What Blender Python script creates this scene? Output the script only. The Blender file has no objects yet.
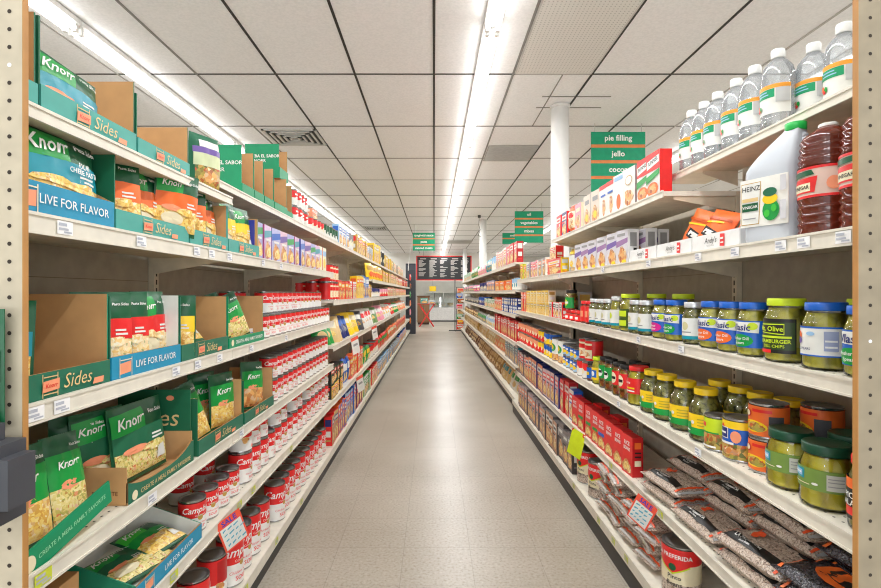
import bpy, math, random
from mathutils import Matrix, Vector
random.seed(7)
R = math.radians
PI = math.pi
COL = bpy.context.scene.collection
SC = bpy.context.scene
CAM_H = 1.25          # eye height
F = 508.0             # focal length in pixels of the 881 px frame
ORD = ['first', 'second', 'third', 'fourth', 'fifth', 'sixth', 'seventh', 'eighth', 'ninth', 'tenth', 'eleventh', 'twelfth',
       'thirteenth', 'fourteenth', 'fifteenth', 'sixteenth', 'seventeenth', 'eighteenth', 'nineteenth', 'twentieth',
       'twenty-first', 'twenty-second', 'twenty-third', 'twenty-fourth', 'twenty-fifth', 'twenty-sixth', 'twenty-seventh',
       'twenty-eighth', 'twenty-ninth', 'thirtieth']

# ------------------------------------------------------------------ materials
def lin(c):
    o = []
    for v in c[:3]:
        v = v / 255.0
        o.append(v / 12.92 if v <= 0.04045 else ((v + 0.055) / 1.055) ** 2.4)
    return (o[0], o[1], o[2], 1.0)

MATS = {}
def new_mat(name):
    m = bpy.data.materials.new(name)
    m.use_nodes = True
    nt = m.node_tree
    b = nt.nodes['Principled BSDF']
    return m, nt, b

def nd(nt, kind, **kw):
    n = nt.nodes.new(kind)
    for k, v in kw.items():
        if k in n.inputs:
            n.inputs[k].default_value = v
        else:
            setattr(n, k, v)
    return n

def ramp(nt, stops, interp='LINEAR'):
    n = nt.nodes.new('ShaderNodeValToRGB')
    n.color_ramp.interpolation = interp
    e = n.color_ramp.elements
    while len(e) < len(stops):
        e.new(0.5)
    for i, (p, c) in enumerate(stops):
        e[i].position = p
        e[i].color = lin(c)
    return n

def M(c, rough=0.5, metal=0.0, var=0.03, spec=0.4):
    """plain surface with a faint procedural mottling"""
    key = ('p', tuple(c), rough, metal, var, spec)
    if key in MATS:
        return MATS[key]
    m, nt, b = new_mat('paint_%d_%d_%d' % tuple(c[:3]))
    L = nt.links
    tc = nd(nt, 'ShaderNodeTexCoord')
    no = nd(nt, 'ShaderNodeTexNoise', Scale=22.0, Detail=2.0)
    L.new(tc.outputs['Object'], no.inputs['Vector'])
    r = ramp(nt, [(0.3, [max(0, v * (1 - var)) for v in c[:3]]), (0.7, [min(255, v * (1 + var)) for v in c[:3]])])
    L.new(no.outputs['Fac'], r.inputs['Fac'])
    L.new(r.outputs['Color'], b.inputs['Base Color'])
    b.inputs['Roughness'].default_value = rough
    b.inputs['Metallic'].default_value = metal
    b.inputs['Specular IOR Level'].default_value = spec
    MATS[key] = m
    return m

def cells(key, stops, scale, rough=0.4, bump=0.0, rand=1.0, stretch=(1, 1, 1), gap=None):
    """patches of cells: pasta, beans, vegetables, pickles"""
    k = ('c', key)
    if k in MATS:
        return MATS[k]
    m, nt, b = new_mat(key)
    L = nt.links
    tc = nd(nt, 'ShaderNodeTexCoord')
    mp = nd(nt, 'ShaderNodeMapping')
    mp.inputs['Scale'].default_value = stretch
    L.new(tc.outputs['Object'], mp.inputs['Vector'])
    no = nd(nt, 'ShaderNodeTexNoise', Scale=scale * 0.6, Detail=1.0)
    L.new(mp.outputs['Vector'], no.inputs['Vector'])
    mixv = nd(nt, 'ShaderNodeMix', data_type='VECTOR')
    mixv.inputs['Factor'].default_value = 0.015
    L.new(mp.outputs['Vector'], mixv.inputs[4])
    L.new(no.outputs['Color'], mixv.inputs[5])
    vo = nd(nt, 'ShaderNodeTexVoronoi', Scale=scale)
    vo.inputs['Randomness'].default_value = rand
    L.new(mixv.outputs[1], vo.inputs['Vector'])
    sp = nd(nt, 'ShaderNodeSeparateColor')
    L.new(vo.outputs['Color'], sp.inputs['Color'])
    r = ramp(nt, stops)
    L.new(sp.outputs['Red'], r.inputs['Fac'])
    out = r.outputs['Color']
    if gap:
        ds = ramp(nt, [(0.0, (255, 255, 255)), (0.55, (235, 235, 235)), (0.85, gap)])
        L.new(vo.outputs['Distance'], ds.inputs['Fac'])
        mx = nd(nt, 'ShaderNodeMix', data_type='RGBA', blend_type='MULTIPLY')
        mx.inputs['Factor'].default_value = 1.0
        L.new(out, mx.inputs[6]); L.new(ds.outputs['Color'], mx.inputs[7])
        out = mx.outputs[2]
    L.new(out, b.inputs['Base Color'])
    b.inputs['Roughness'].default_value = rough
    if bump:
        bp = nd(nt, 'ShaderNodeBump', Strength=bump, Distance=0.004)
        bp.invert = True
        L.new(vo.outputs['Distance'], bp.inputs['Height'])
        L.new(bp.outputs['Normal'], b.inputs['Normal'])
    MATS[k] = m
    return m

def glassy(key, tint=(255, 255, 255), gloss=0.12, rough=0.03, milk=None, milkf=0.0):
    k = ('g', key)
    if k in MATS:
        return MATS[k]
    m = bpy.data.materials.new(key)
    m.use_nodes = True
    nt = m.node_tree
    nt.nodes.remove(nt.nodes['Principled BSDF'])
    out = nt.nodes['Material Output']
    L = nt.links
    tr = nd(nt, 'ShaderNodeBsdfTransparent'); tr.inputs['Color'].default_value = lin(tint)
    gl = nd(nt, 'ShaderNodeBsdfGlossy'); gl.inputs['Roughness'].default_value = rough
    fr = nd(nt, 'ShaderNodeFresnel', IOR=1.45)
    ad = nd(nt, 'ShaderNodeMath', operation='ADD'); ad.inputs[1].default_value = gloss
    L.new(fr.outputs['Fac'], ad.inputs[0])
    mx = nd(nt, 'ShaderNodeMixShader')
    L.new(ad.outputs[0], mx.inputs[0]); L.new(tr.outputs[0], mx.inputs[1]); L.new(gl.outputs[0], mx.inputs[2])
    res = mx
    if milk:
        df = nd(nt, 'ShaderNodeBsdfDiffuse'); df.inputs['Color'].default_value = lin(milk)
        m2 = nd(nt, 'ShaderNodeMixShader'); m2.inputs[0].default_value = milkf
        L.new(mx.outputs[0], m2.inputs[1]); L.new(df.outputs[0], m2.inputs[2])
        res = m2
    L.new(res.outputs[0], out.inputs['Surface'])
    MATS[k] = m
    return m

# named colours
WHITE = M((238, 238, 234), 0.45)
PAPER = M((228, 228, 222), 0.6)
BLACK = M((28, 27, 26), 0.45)
DGREEN = M((12, 84, 50), 0.35)
DGREEN2 = M((20, 98, 66), 0.55)
GREEN = M((20, 150, 62), 0.35)
BGREEN = M((60, 190, 60), 0.35)
SIGNGREEN = M((0, 150, 105), 0.5)
TRAYTEAL = M((66, 158, 146), 0.5)
TRAYGREEN = M((28, 128, 96), 0.5)
TRAYDARK = M((26, 104, 78), 0.5)
TRAYBLUE = M((20, 138, 176), 0.5)
TRAYMINT = M((0, 138, 90), 0.5)
TEAL = M((0, 140, 160), 0.35)
ORANGE = M((238, 106, 40), 0.4)
SALMON = M((240, 150, 110), 0.5)
TAN = M((222, 190, 130), 0.5)
RED = M((228, 38, 38), 0.35)
DRED = M((190, 28, 32), 0.35)
BLUE = M((24, 92, 190), 0.35)
NAVY = M((30, 44, 110), 0.35)
YELLOW = M((246, 206, 30), 0.35)
LIME = M((196, 220, 30), 0.5)
PURPLE = M((108, 82, 160), 0.4)
MAGENTA = M((206, 30, 130), 0.4)
PINK = M((232, 150, 170), 0.4)
GREY = M((150, 150, 150), 0.5)
DGREY = M((70, 70, 74), 0.5)
LBLUE = M((150, 190, 225), 0.4)
CREAM = M((236, 224, 188), 0.45)
BROWN = M((120, 72, 40), 0.5)
GOLD = M((190, 150, 70), 0.35)
FOIL = M((215, 218, 220), 0.25, 0.4)
KRAFT = M((196, 150, 98), 0.75)
KRAFTD = M((168, 122, 74), 0.75)
TIN = M((186, 188, 190), 0.25, 0.95)
TIND = M((158, 158, 160), 0.3, 0.85)
SHELF = M((228, 222, 206), 0.4, 0, 0.03)
SHELFLIP = M((222, 216, 201), 0.35, 0, 0.03)
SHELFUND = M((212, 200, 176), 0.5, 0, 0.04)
BACKP = M((166, 156, 138), 0.6, 0, 0.04)
HOLE = M((52, 44, 36), 0.8)
PASTA = cells('pasta_food', [(0.0, (244, 222, 140)), (0.5, (240, 200, 92)), (0.82, (214, 154, 62)), (1.0, (250, 238, 200))], 150, 0.35)
PASTAG = cells('rice_food', [(0.0, (240, 228, 168)), (0.6, (226, 206, 112)), (0.82, (160, 166, 76)), (0.92, (220, 120, 60)), (1.0, (250, 244, 216))], 170, 0.35)
MACAR = cells('macaroni_food', [(0.0, (250, 230, 176)), (0.5, (236, 192, 116)), (0.88, (250, 242, 216)), (1.0, (140, 150, 80))], 130, 0.35)
VEG = cells('vegetable_food', [(0.0, (150, 150, 60)), (0.4, (206, 160, 80)), (0.7, (90, 104, 44)), (1.0, (200, 80, 40))], 85, 0.4)
MEAT = cells('meat_food', [(0.0, (206, 120, 60)), (0.4, (236, 186, 110)), (0.7, (160, 80, 44)), (1.0, (246, 226, 180))], 70, 0.4)
BEAN = cells('pinto_beans', [(0.0, (206, 184, 166)), (0.45, (224, 206, 188)), (0.75, (180, 152, 132)), (1.0, (240, 228, 214))], 190, 0.35, 0.6, gap=(110, 90, 76))
BLKBEAN = cells('black_beans', [(0.0, (44, 42, 46)), (0.6, (62, 60, 66)), (1.0, (86, 84, 92))], 150, 0.25, 0.6, gap=(40, 40, 40))
PICKLE = cells('pickle_green', [(0.0, (216, 204, 64)), (0.5, (236, 222, 84)), (0.8, (190, 184, 58)), (1.0, (244, 234, 130))], 34, 0.3, 0.25, stretch=(1, 1, .5), gap=(160, 156, 90))
PICKLED = cells('relish_dark', [(0.0, (142, 138, 62)), (0.5, (166, 158, 76)), (0.8, (116, 114, 50)), (1.0, (196, 184, 104))], 75, 0.35, 0.4, gap=(116, 112, 70))
PICKLEY = cells('pickle_yellow', [(0.0, (246, 226, 44)), (0.5, (254, 236, 70)), (0.85, (226, 204, 36)), (1.0, (255, 244, 130))], 30, 0.3, 0.2, stretch=(1, 1, .5), gap=(190, 180, 90))
PEPPER = cells('pickled_peppers', [(0.0, (216, 90, 40)), (0.35, (150, 150, 50)), (0.7, (226, 190, 80)), (1.0, (180, 50, 30))], 60, 0.35, 0.3, gap=(110, 90, 50))
SALSA = cells('red_salsa', [(0.0, (206, 50, 30)), (0.6, (226, 84, 50)), (1.0, (170, 30, 24))], 90, 0.35)
GLASS = glassy('clear_glass', (252, 254, 252), 0.025)
PET = glassy('clear_plastic', (240, 244, 246), 0.16, 0.06, (232, 236, 240), 0.24)
MILK = glassy('milky_plastic', (225, 230, 235), 0.08, 0.2, (222, 228, 236), 0.72)
CIDER = glassy('amber_cider', (150, 66, 40), 0.14, 0.05, (120, 44, 26), 0.55)
FOODS = (PASTA, PASTAG, MACAR, VEG, MEAT)
CHALK = M((210, 206, 200), 0.8)

# ------------------------------------------------------------------ text outlines
TXT = {}
def text_polys(s, size, shear=0.0, bold=0.0):
    key = (s, round(size, 4), shear, bold)
    if key in TXT:
        return TXT[key]
    cu = bpy.data.curves.new('t', 'FONT')
    cu.body = s; cu.size = size; cu.shear = shear; cu.offset = bold * size
    cu.align_x = 'CENTER'; cu.align_y = 'CENTER'; cu.resolution_u = 2
    ob = bpy.data.objects.new('t', cu)
    COL.objects.link(ob)
    dg = bpy.context.evaluated_depsgraph_get()
    dg.update()
    me = ob.evaluated_get(dg).to_mesh()
    vs = [(v.co.x, v.co.y) for v in me.vertices]
    fs = [tuple(p.vertices) for p in me.polygons]
    ob.evaluated_get(dg).to_mesh_clear()
    bpy.data.objects.remove(ob); bpy.data.curves.remove(cu)
    TXT[key] = (vs, fs)
    return TXT[key]

# ------------------------------------------------------------------ mesh builder
class MB:
    def __init__(self):
        self.v = []; self.f = []; self.m = []; self.s = []; self.mats = []
    def mi(self, mat):
        if mat not in self.mats:
            self.mats.append(mat)
        return self.mats.index(mat)
    def face(self, pts, mat, smooth=False):
        n = len(self.v)
        self.v += [tuple(p) for p in pts]
        self.f.append(tuple(range(n, n + len(pts)))); self.m.append(self.mi(mat)); self.s.append(smooth)
    def box(self, x0, x1, y0, y1, z0, z1, mat, mats=None, skip=''):
        mats = mats or {}
        P = [(x0, y0, z0), (x1, y0, z0), (x1, y1, z0), (x0, y1, z0), (x0, y0, z1), (x1, y0, z1), (x1, y1, z1), (x0, y1, z1)]
        n = len(self.v); self.v += P
        for k, q in (('z-', (3, 2, 1, 0)), ('z+', (4, 5, 6, 7)), ('y-', (0, 1, 5, 4)), ('x+', (1, 2, 6, 5)), ('y+', (2, 3, 7, 6)), ('x-', (3, 0, 4, 7))):
            if k in skip: continue
            self.f.append(tuple(n + i for i in q)); self.m.append(self.mi(mats.get(k, mat))); self.s.append(False)
    def grid(self, fn, nu, nv, mat, smooth=True, flip=False, wrap=False):
        """fn(i/nu, j/nv) -> point; one mat or callable(i, j)"""
        n = len(self.v)
        for j in range(nv + 1):
            for i in range(nu + (0 if wrap else 1)):
                self.v.append(tuple(fn(i / nu, j / nv)))
        w = nu if wrap else nu + 1
        for j in range(nv):
            for i in range(nu):
                a = n + j * w + i; b = n + j * w + (i + 1) % w if wrap else a + 1
                c = b + w; d = a + w
                self.f.append((a, b, c, d) if not flip else (d, c, b, a))
                self.m.append(self.mi(mat(i, j) if callable(mat) else mat)); self.s.append(smooth)
    def lathe(self, prof, mat, n=24, cx=0, cy=0, smooth=True, cap0=True, cap1=True, rad=None):
        """prof [(r, z)...] bottom to top; mat or list per ring; rad(a, z) multiplies the radius"""
        k = len(self.v)
        for (r, z) in prof:
            for i in range(n):
                a = 2 * PI * i / n
                q = r * (rad(a, z) if rad else 1)
                self.v.append((cx + q * math.sin(a), cy - q * math.cos(a), z))
        for j in range(len(prof) - 1):
            mt = mat[j] if isinstance(mat, list) else mat
            for i in range(n):
                a = k + j * n + i; b = k + j * n + (i + 1) % n
                self.f.append((a, b, b + n, a + n)); self.m.append(self.mi(mt)); self.s.append(smooth)
        if cap0:
            self.f.append(tuple(k + i for i in reversed(range(n)))); self.m.append(self.mi(mat[0] if isinstance(mat, list) else mat)); self.s.append(False)
        if cap1:
            o = k + (len(prof) - 1) * n
            self.f.append(tuple(o + i for i in range(n))); self.m.append(self.mi(mat[-1] if isinstance(mat, list) else mat)); self.s.append(False)
    def rod(self, a, b, r, mat, n=8):
        a = Vector(a); b = Vector(b); d = b - a
        q = d.to_track_quat('Z', 'Y').to_matrix()
        k = len(self.v)
        for z in (0, d.length):
            for i in range(n):
                t = 2 * PI * i / n
                self.v.append(tuple(a + q @ Vector((r * math.cos(t), r * math.sin(t), z))))
        for i in range(n):
            self.f.append((k + i, k + (i + 1) % n, k + n + (i + 1) % n, k + n + i)); self.m.append(self.mi(mat)); self.s.append(True)
        self.f.append(tuple(k + i for i in reversed(range(n)))); self.m.append(self.mi(mat)); self.s.append(False)
        self.f.append(tuple(k + n + i for i in range(n))); self.m.append(self.mi(mat)); self.s.append(False)
    def ball(self, c, rx, ry, rz, mat, nu=12, nv=8):
        self.grid(lambda u, v: (c[0] + rx * math.cos(2 * PI * u) * math.sin(PI * v), c[1] + ry * math.sin(2 * PI * u) * math.sin(PI * v), c[2] - rz * math.cos(PI * v)), nu, nv, mat, wrap=True)
    def transform(self, mt, start=0):
        for i in range(start, len(self.v)):
            self.v[i] = tuple(mt @ Vector(self.v[i]))
    # printed matter laid on a mapped surface fn(u, v, offset)
    def prints(self, fn, items, off0=0.0008, step=0.0005, du=0.02, dv=0.02):
        off = off0
        for it in items:
            k = it[0]
            if k == 'r':                       # rectangle u0 v0 u1 v1
                _, u0, v0, u1, v1, mt = it
                nu = max(1, int(abs(u1 - u0) / du + .5)); nv = max(1, int(abs(v1 - v0) / dv + .5))
                self.grid(lambda a, b: fn(u0 + (u1 - u0) * a, v0 + (v1 - v0) * b, off), nu, nv, mt)
            elif k == 'q':                     # four cornered patch, corners in order
                _, pts, mt = it
                (a0, b0, c0, d0) = pts
                L1 = max(abs(b0[0] - a0[0]), abs(c0[0] - d0[0])); L2 = max(abs(d0[1] - a0[1]), abs(c0[1] - b0[1]))
                nu = max(1, int(L1 / du + .5)); nv = max(1, int(L2 / dv + .5))
                def pf(a, b):
                    x = (a0[0] * (1 - a) + b0[0] * a) * (1 - b) + (d0[0] * (1 - a) + c0[0] * a) * b
                    y = (a0[1] * (1 - a) + b0[1] * a) * (1 - b) + (d0[1] * (1 - a) + c0[1] * a) * b
                    return fn(x, y, off)
                self.grid(pf, nu, nv, mt)
            elif k == 'd':                     # disc cu cv ru rv
                _, cu, cv, ru, rv, mt = it
                w = .13 if mt in FOODS else 0
                q = (cu * 977 + cv * 613) % 6.28
                ir = lambda a: 1 + w * (math.sin(3 * a + q) + .7 * math.sin(5 * a + 2 * q))
                self.grid(lambda a, b: fn(cu + ru * b * math.cos(2 * PI * a) * ir(2 * PI * a), cv + rv * b * math.sin(2 * PI * a) * ir(2 * PI * a), off), 16, 2, mt)
            elif k == 't':                     # text s, u, v, size, mat, shear, bold, slope
                _, s, cu, cv, size, mt = it[:6]
                sh = it[6] if len(it) > 6 else 0.0
                bo = it[7] if len(it) > 7 else 0.0
                sl = it[8] if len(it) > 8 else 0.0
                vs, fs = text_polys(s, size, sh, bo)
                n = len(self.v)
                ca, sa = math.cos(sl), math.sin(sl)
                self.v += [tuple(fn(cu + x * ca - y * sa, cv + x * sa + y * ca, off)) for x, y in vs]
                m = self.mi(mt)
                for f in fs:
                    self.f.append(tuple(n + i for i in f)); self.m.append(m); self.s.append(False)
            off += step
    def mesh(self, name):
        me = bpy.data.meshes.new(name)
        me.from_pydata(self.v, [], self.f)
        for mt in self.mats:
            me.materials.append(mt)
        me.polygons.foreach_set('material_index', self.m)
        me.polygons.foreach_set('use_smooth', self.s)
        me.update()
        return me
    def build(self, name, parent=None, label=None):
        o = bpy.data.objects.new(name, self.mesh(name))
        COL.objects.link(o)
        if parent:
            o.parent = parent
        if label:
            o['label'] = label
        return o

def tag(o, label=None, cat=None, group=None, kind=None):
    if label: o['label'] = label
    if cat: o['category'] = cat
    if group: o['group'] = group
    if kind: o['kind'] = kind
    return o
def empty(name, loc=(0, 0, 0)):
    o = bpy.data.objects.new(name, None)
    o.empty_display_size = 0.05
    COL.objects.link(o); o.location = loc
    return o
def struct(o):
    o['kind'] = 'structure'
    return o

def copy_tree(o, parent=None):
    c = o.copy(); COL.objects.link(c)
    if parent:
        c.parent = parent
    for ch in list(KIDS.get(o.name, [])):
        c2 = copy_tree(ch, c)
        KIDS.setdefault(c.name, []).append(c2)
    return c
KIDS = {}
PROTO = {}
def make(key, builder):
    """first call builds the kind, later calls copy it and its parts"""
    if key not in PROTO:
        o = builder()
        PROTO[key] = o
        def walk(p):
            KIDS[p.name] = [q for q in COL.objects if q.parent == p]
            for q in KIDS[p.name]:
                walk(q)
        walk(o)
        return o
    return copy_tree(PROTO[key])

def orient(o, side, yaw=0, tilt=0, roll=0):
    """side -1 left shelf (front faces +X), +1 right shelf (front faces -X), 0 faces the camera"""
    base = {-1: 90, 1: -90, 0: 0}[side]
    m = Matrix.Rotation(R(base + yaw), 4, 'Z') @ Matrix.Rotation(R(-tilt), 4, 'X') @ Matrix.Rotation(R(roll), 4, 'Y')
    o.rotation_euler = m.to_euler()
def put(o, side, X, Z, z, yaw=0, tilt=0, roll=0, label=None, cat=None, group=None):
    o.location = (side * X, Z, z + 0.0008)
    orient(o, side, yaw, tilt, roll)
    tag(o, label, cat, group)
    return o
# ------------------------------------------------------------------ product kinds (front faces -Y, base at z = 0)
def bag_fn(w, h, t, seed, fat=0.6, wr=0.0016):
    rn = random.Random(seed)
    a, b, c, d = rn.uniform(7, 12), rn.uniform(5, 9), rn.uniform(0, 6), rn.uniform(0, 6)
    def prof(u, v):
        vv = min(1, max(0, (v - 0.05) / 0.9))
        p = max(0.0, 1 - (2 * vv - 1) ** 4) ** fat * max(0.0, 1 - abs(u) ** 3.2) ** fat
        return p
    def fn(u, v, off=0.0, side=-1):
        p = prof(u, v)
        y = t / 2 * p + 0.0006
        y += wr * (0.3 + p) * (math.sin(a * u + 4 * v + c) * math.sin(b * v * 2 + d) + .5 * math.sin(2.3 * a * u - 9 * v))
        y = max(0.0005, y)
        if v > .95 or v < .05:
            y = 0.0012
        x = u * w / 2 * (1 - .05 * p)
        return (x, side * (y + off), v * h)
    return fn
def bag_mesh(mb, w, h, t, base, items, seed=1, back=None, fat=0.6, nu=14, nv=18, wr=0.0016, off0=0.0022):
    fn = bag_fn(w, h, t, seed, fat, wr)
    mb.grid(lambda a, b: fn(2 * a - 1, b), nu, nv, base)
    mb.grid(lambda a, b: fn(2 * a - 1, b, 0, 1), nu, nv, back or base, flip=True)
    # close the seam
    for (e0, e1) in (((-1, 0), (-1, 1)), ((1, 1), (1, 0)), ((1, 0), (-1, 0)), ((-1, 1), (1, 1))):
        n = 18
        for i in range(n):
            p = [(e0[0] + (e1[0] - e0[0]) * k / n, e0[1] + (e1[1] - e0[1]) * k / n) for k in (i, i + 1)]
            mb.face([fn(*p[0]), fn(*p[0], 0, 1), fn(*p[1], 0, 1), fn(*p[1])], base, True)
    mb.prints(lambda u, v, o: fn(u, v, o), items, off0=off0, du=0.14, dv=0.06)

SIDES = {   # base, band, food, top flag, right words
    'rice':   (DGREEN, DGREEN2, PASTAG, GREEN, 'Rice Sides'),
    'green':  (DGREEN, GREEN, PASTA, BGREEN, 'Pasta Sides'),
    'orange': (DGREEN, ORANGE, PASTA, GREEN, 'Pasta Sides'),
    'red':    (DGREEN, RED, MACAR, GREEN, 'Pasta Sides'),
    'blue':   (DGREEN, TEAL, PASTA, GREEN, 'Pasta Sides'),
    'yellow': (DGREEN, YELLOW, PASTA, GREEN, 'Rice Sides'),
}
def T(s, u, v, size, mat, asp, sh=0, bo=0, sl=0):
    return ('T', s, u, v, size, mat, asp, sh, bo, sl)
def side_bag(scheme, w=0.145, h=0.185, t=0.03, seed=1, words=None):
    base, band, food, flag, rw = SIDES[scheme]
    mb = MB()
    # text works in bag widths: stretch u by h/w
    asp = h / (w / 2)
    it = [('r', -.96, .06, .96, .40, food), ('r', -.98, .40, .98, .66, band),
          ('q', [(-.98, .62), (.12, .66), (.12, .93), (-.98, .90)], flag),
          ('q', [(.34, .45), (.80, .45), (.80, .475), (.34, .475)], PAPER), ('q', [(.34, .50), (.72, .50), (.72, .525), (.34, .525)], PAPER),
          ('r', .48, .16, .84, .33, PAPER) if seed % 3 == 2 else ('d', -.3, .24, .5, .10, CREAM), ('d', -.35, .40, .45, .05, SALMON if seed % 2 else food), ('d', .3, .37, .4, .06, food)]
    bag_mesh(mb, w, h, t, base, it, seed)
    fn = bag_fn(w, h, t, seed)
    tf = lambda x, y, o: fn(x / (w / 2), y / h, o)
    tt = [('t', 'Knorr', -.43 * w / 2, .78 * h, .185 * w, WHITE, .3, .014, .08),
          ('t', rw, .54 * w / 2, .84 * h, .068 * w, WHITE, .1, .014)]
    for i, l in enumerate(words or []):
        tt.append(('t', l, .42 * w / 2, (.64 - .075 * i) * h, .062 * w, WHITE, 0, .015))
    mb.prints(tf, tt, off0=0.0065)
    return mb.build('pasta_packet')
def tall_side_bag(seed=1, w=0.125, h=0.2, t=0.028, flag=None, food=None):
    mb = MB()
    it = [('r', -.97, .05, .97, .44, food or PASTAG), ('r', -.97, .44, .97, .80, flag or GREEN), ('d', -.1, .46, .5, .05, SALMON)]
    bag_mesh(mb, w, h, t, DGREEN, it, seed)
    fn = bag_fn(w, h, t, seed)
    tf = lambda x, y, o: fn(x / (w / 2), y / h, o)
    mb.prints(tf, [('t', 'Knorr', -.1 * w / 2, .68 * h, .235 * w, WHITE, .3, .014, .05), ('t', 'Rice Sides', .5 * w / 2, .87 * h, .085 * w, WHITE, .1, .012)], off0=0.0065)
    return mb.build('pasta_packet')
def standup_bag(seed=3, w=0.125, h=0.205, t=0.06):
    mb = MB()
    it = [('r', -.9, .12, .9, .45, VEG), ('r', -.95, .45, .95, .66, M((206, 214, 170), .4)), ('r', -.97, .66, .97, .76, PURPLE), ('r', -.7, .76, .7, .88, PAPER), ('d', 0, .3, .55, .12, MEAT)]
    bag_mesh(mb, w, h, t, DGREEN2, it, seed, fat=.5)
    fn = bag_fn(w, h, t, seed, .5)
    tf = lambda x, y, o: fn(x / (w / 2), y / h, o)
    return mb.build('snack_bag')
def plain_bag(w, h, t, base, items, name='snack_bag', seed=1, nu=10, nv=12):
    mb = MB()
    bag_mesh(mb, w, h, t, base, items, seed, nu=nu, nv=nv)
    return mb.build(name)
def bean_bag(L=0.27, W=0.16, t=0.056, seed=1, dark=False):
    """lies flat, long axis along local Y, printed side up"""
    mb = MB()
    food = BLKBEAN if dark else BEAN
    it = [('r', -.97, .08, .97, .108, M((235, 84, 40), .4)), ('r', -.97, .892, .97, .92, M((235, 84, 40), .4)),
          ('r', -.86, .14, -.46, .86, BLACK), ('r', -.9, .03, .9, .055, FOIL), ('d', .15, .68, .3, .06, M((235, 84, 40), .4))]
    if dark:
        it = [('r', -.97, .075, .97, .12, ORANGE), ('r', -.97, .88, .97, .925, ORANGE), ('d', 0, .5, .6, .24, ORANGE), ('d', .05, .5, .4, .15, BLACK), ('d', 0.15, .5, .25, .08, ORANGE)]
    bag_mesh(mb, W, L, t, food, it, seed, fat=.42, nu=14, nv=22, wr=.003, off0=.0026)
    fn = bag_fn(W, L, t, seed, .42, .003)
    if not dark:
        # words run along the bag
        tf = lambda x, y, o: fn((-.64 * W / 2 + y) / (W / 2), (L / 2 - x) / L, o)
        mb.prints(tf, [('t', 'LA PREFERIDA', -.02, .003, .016, WHITE, 0, .01), ('t', 'Pinto Beans', -.02, -.010, .009, WHITE)], off0=.006)
    mb.transform(Matrix.Translation((0, 0, t / 2)) @ Matrix.Rotation(R(-90), 4, 'X') @ Matrix.Translation((0, 0, -L / 2)))
    return mb.build('bean_bag')

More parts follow.
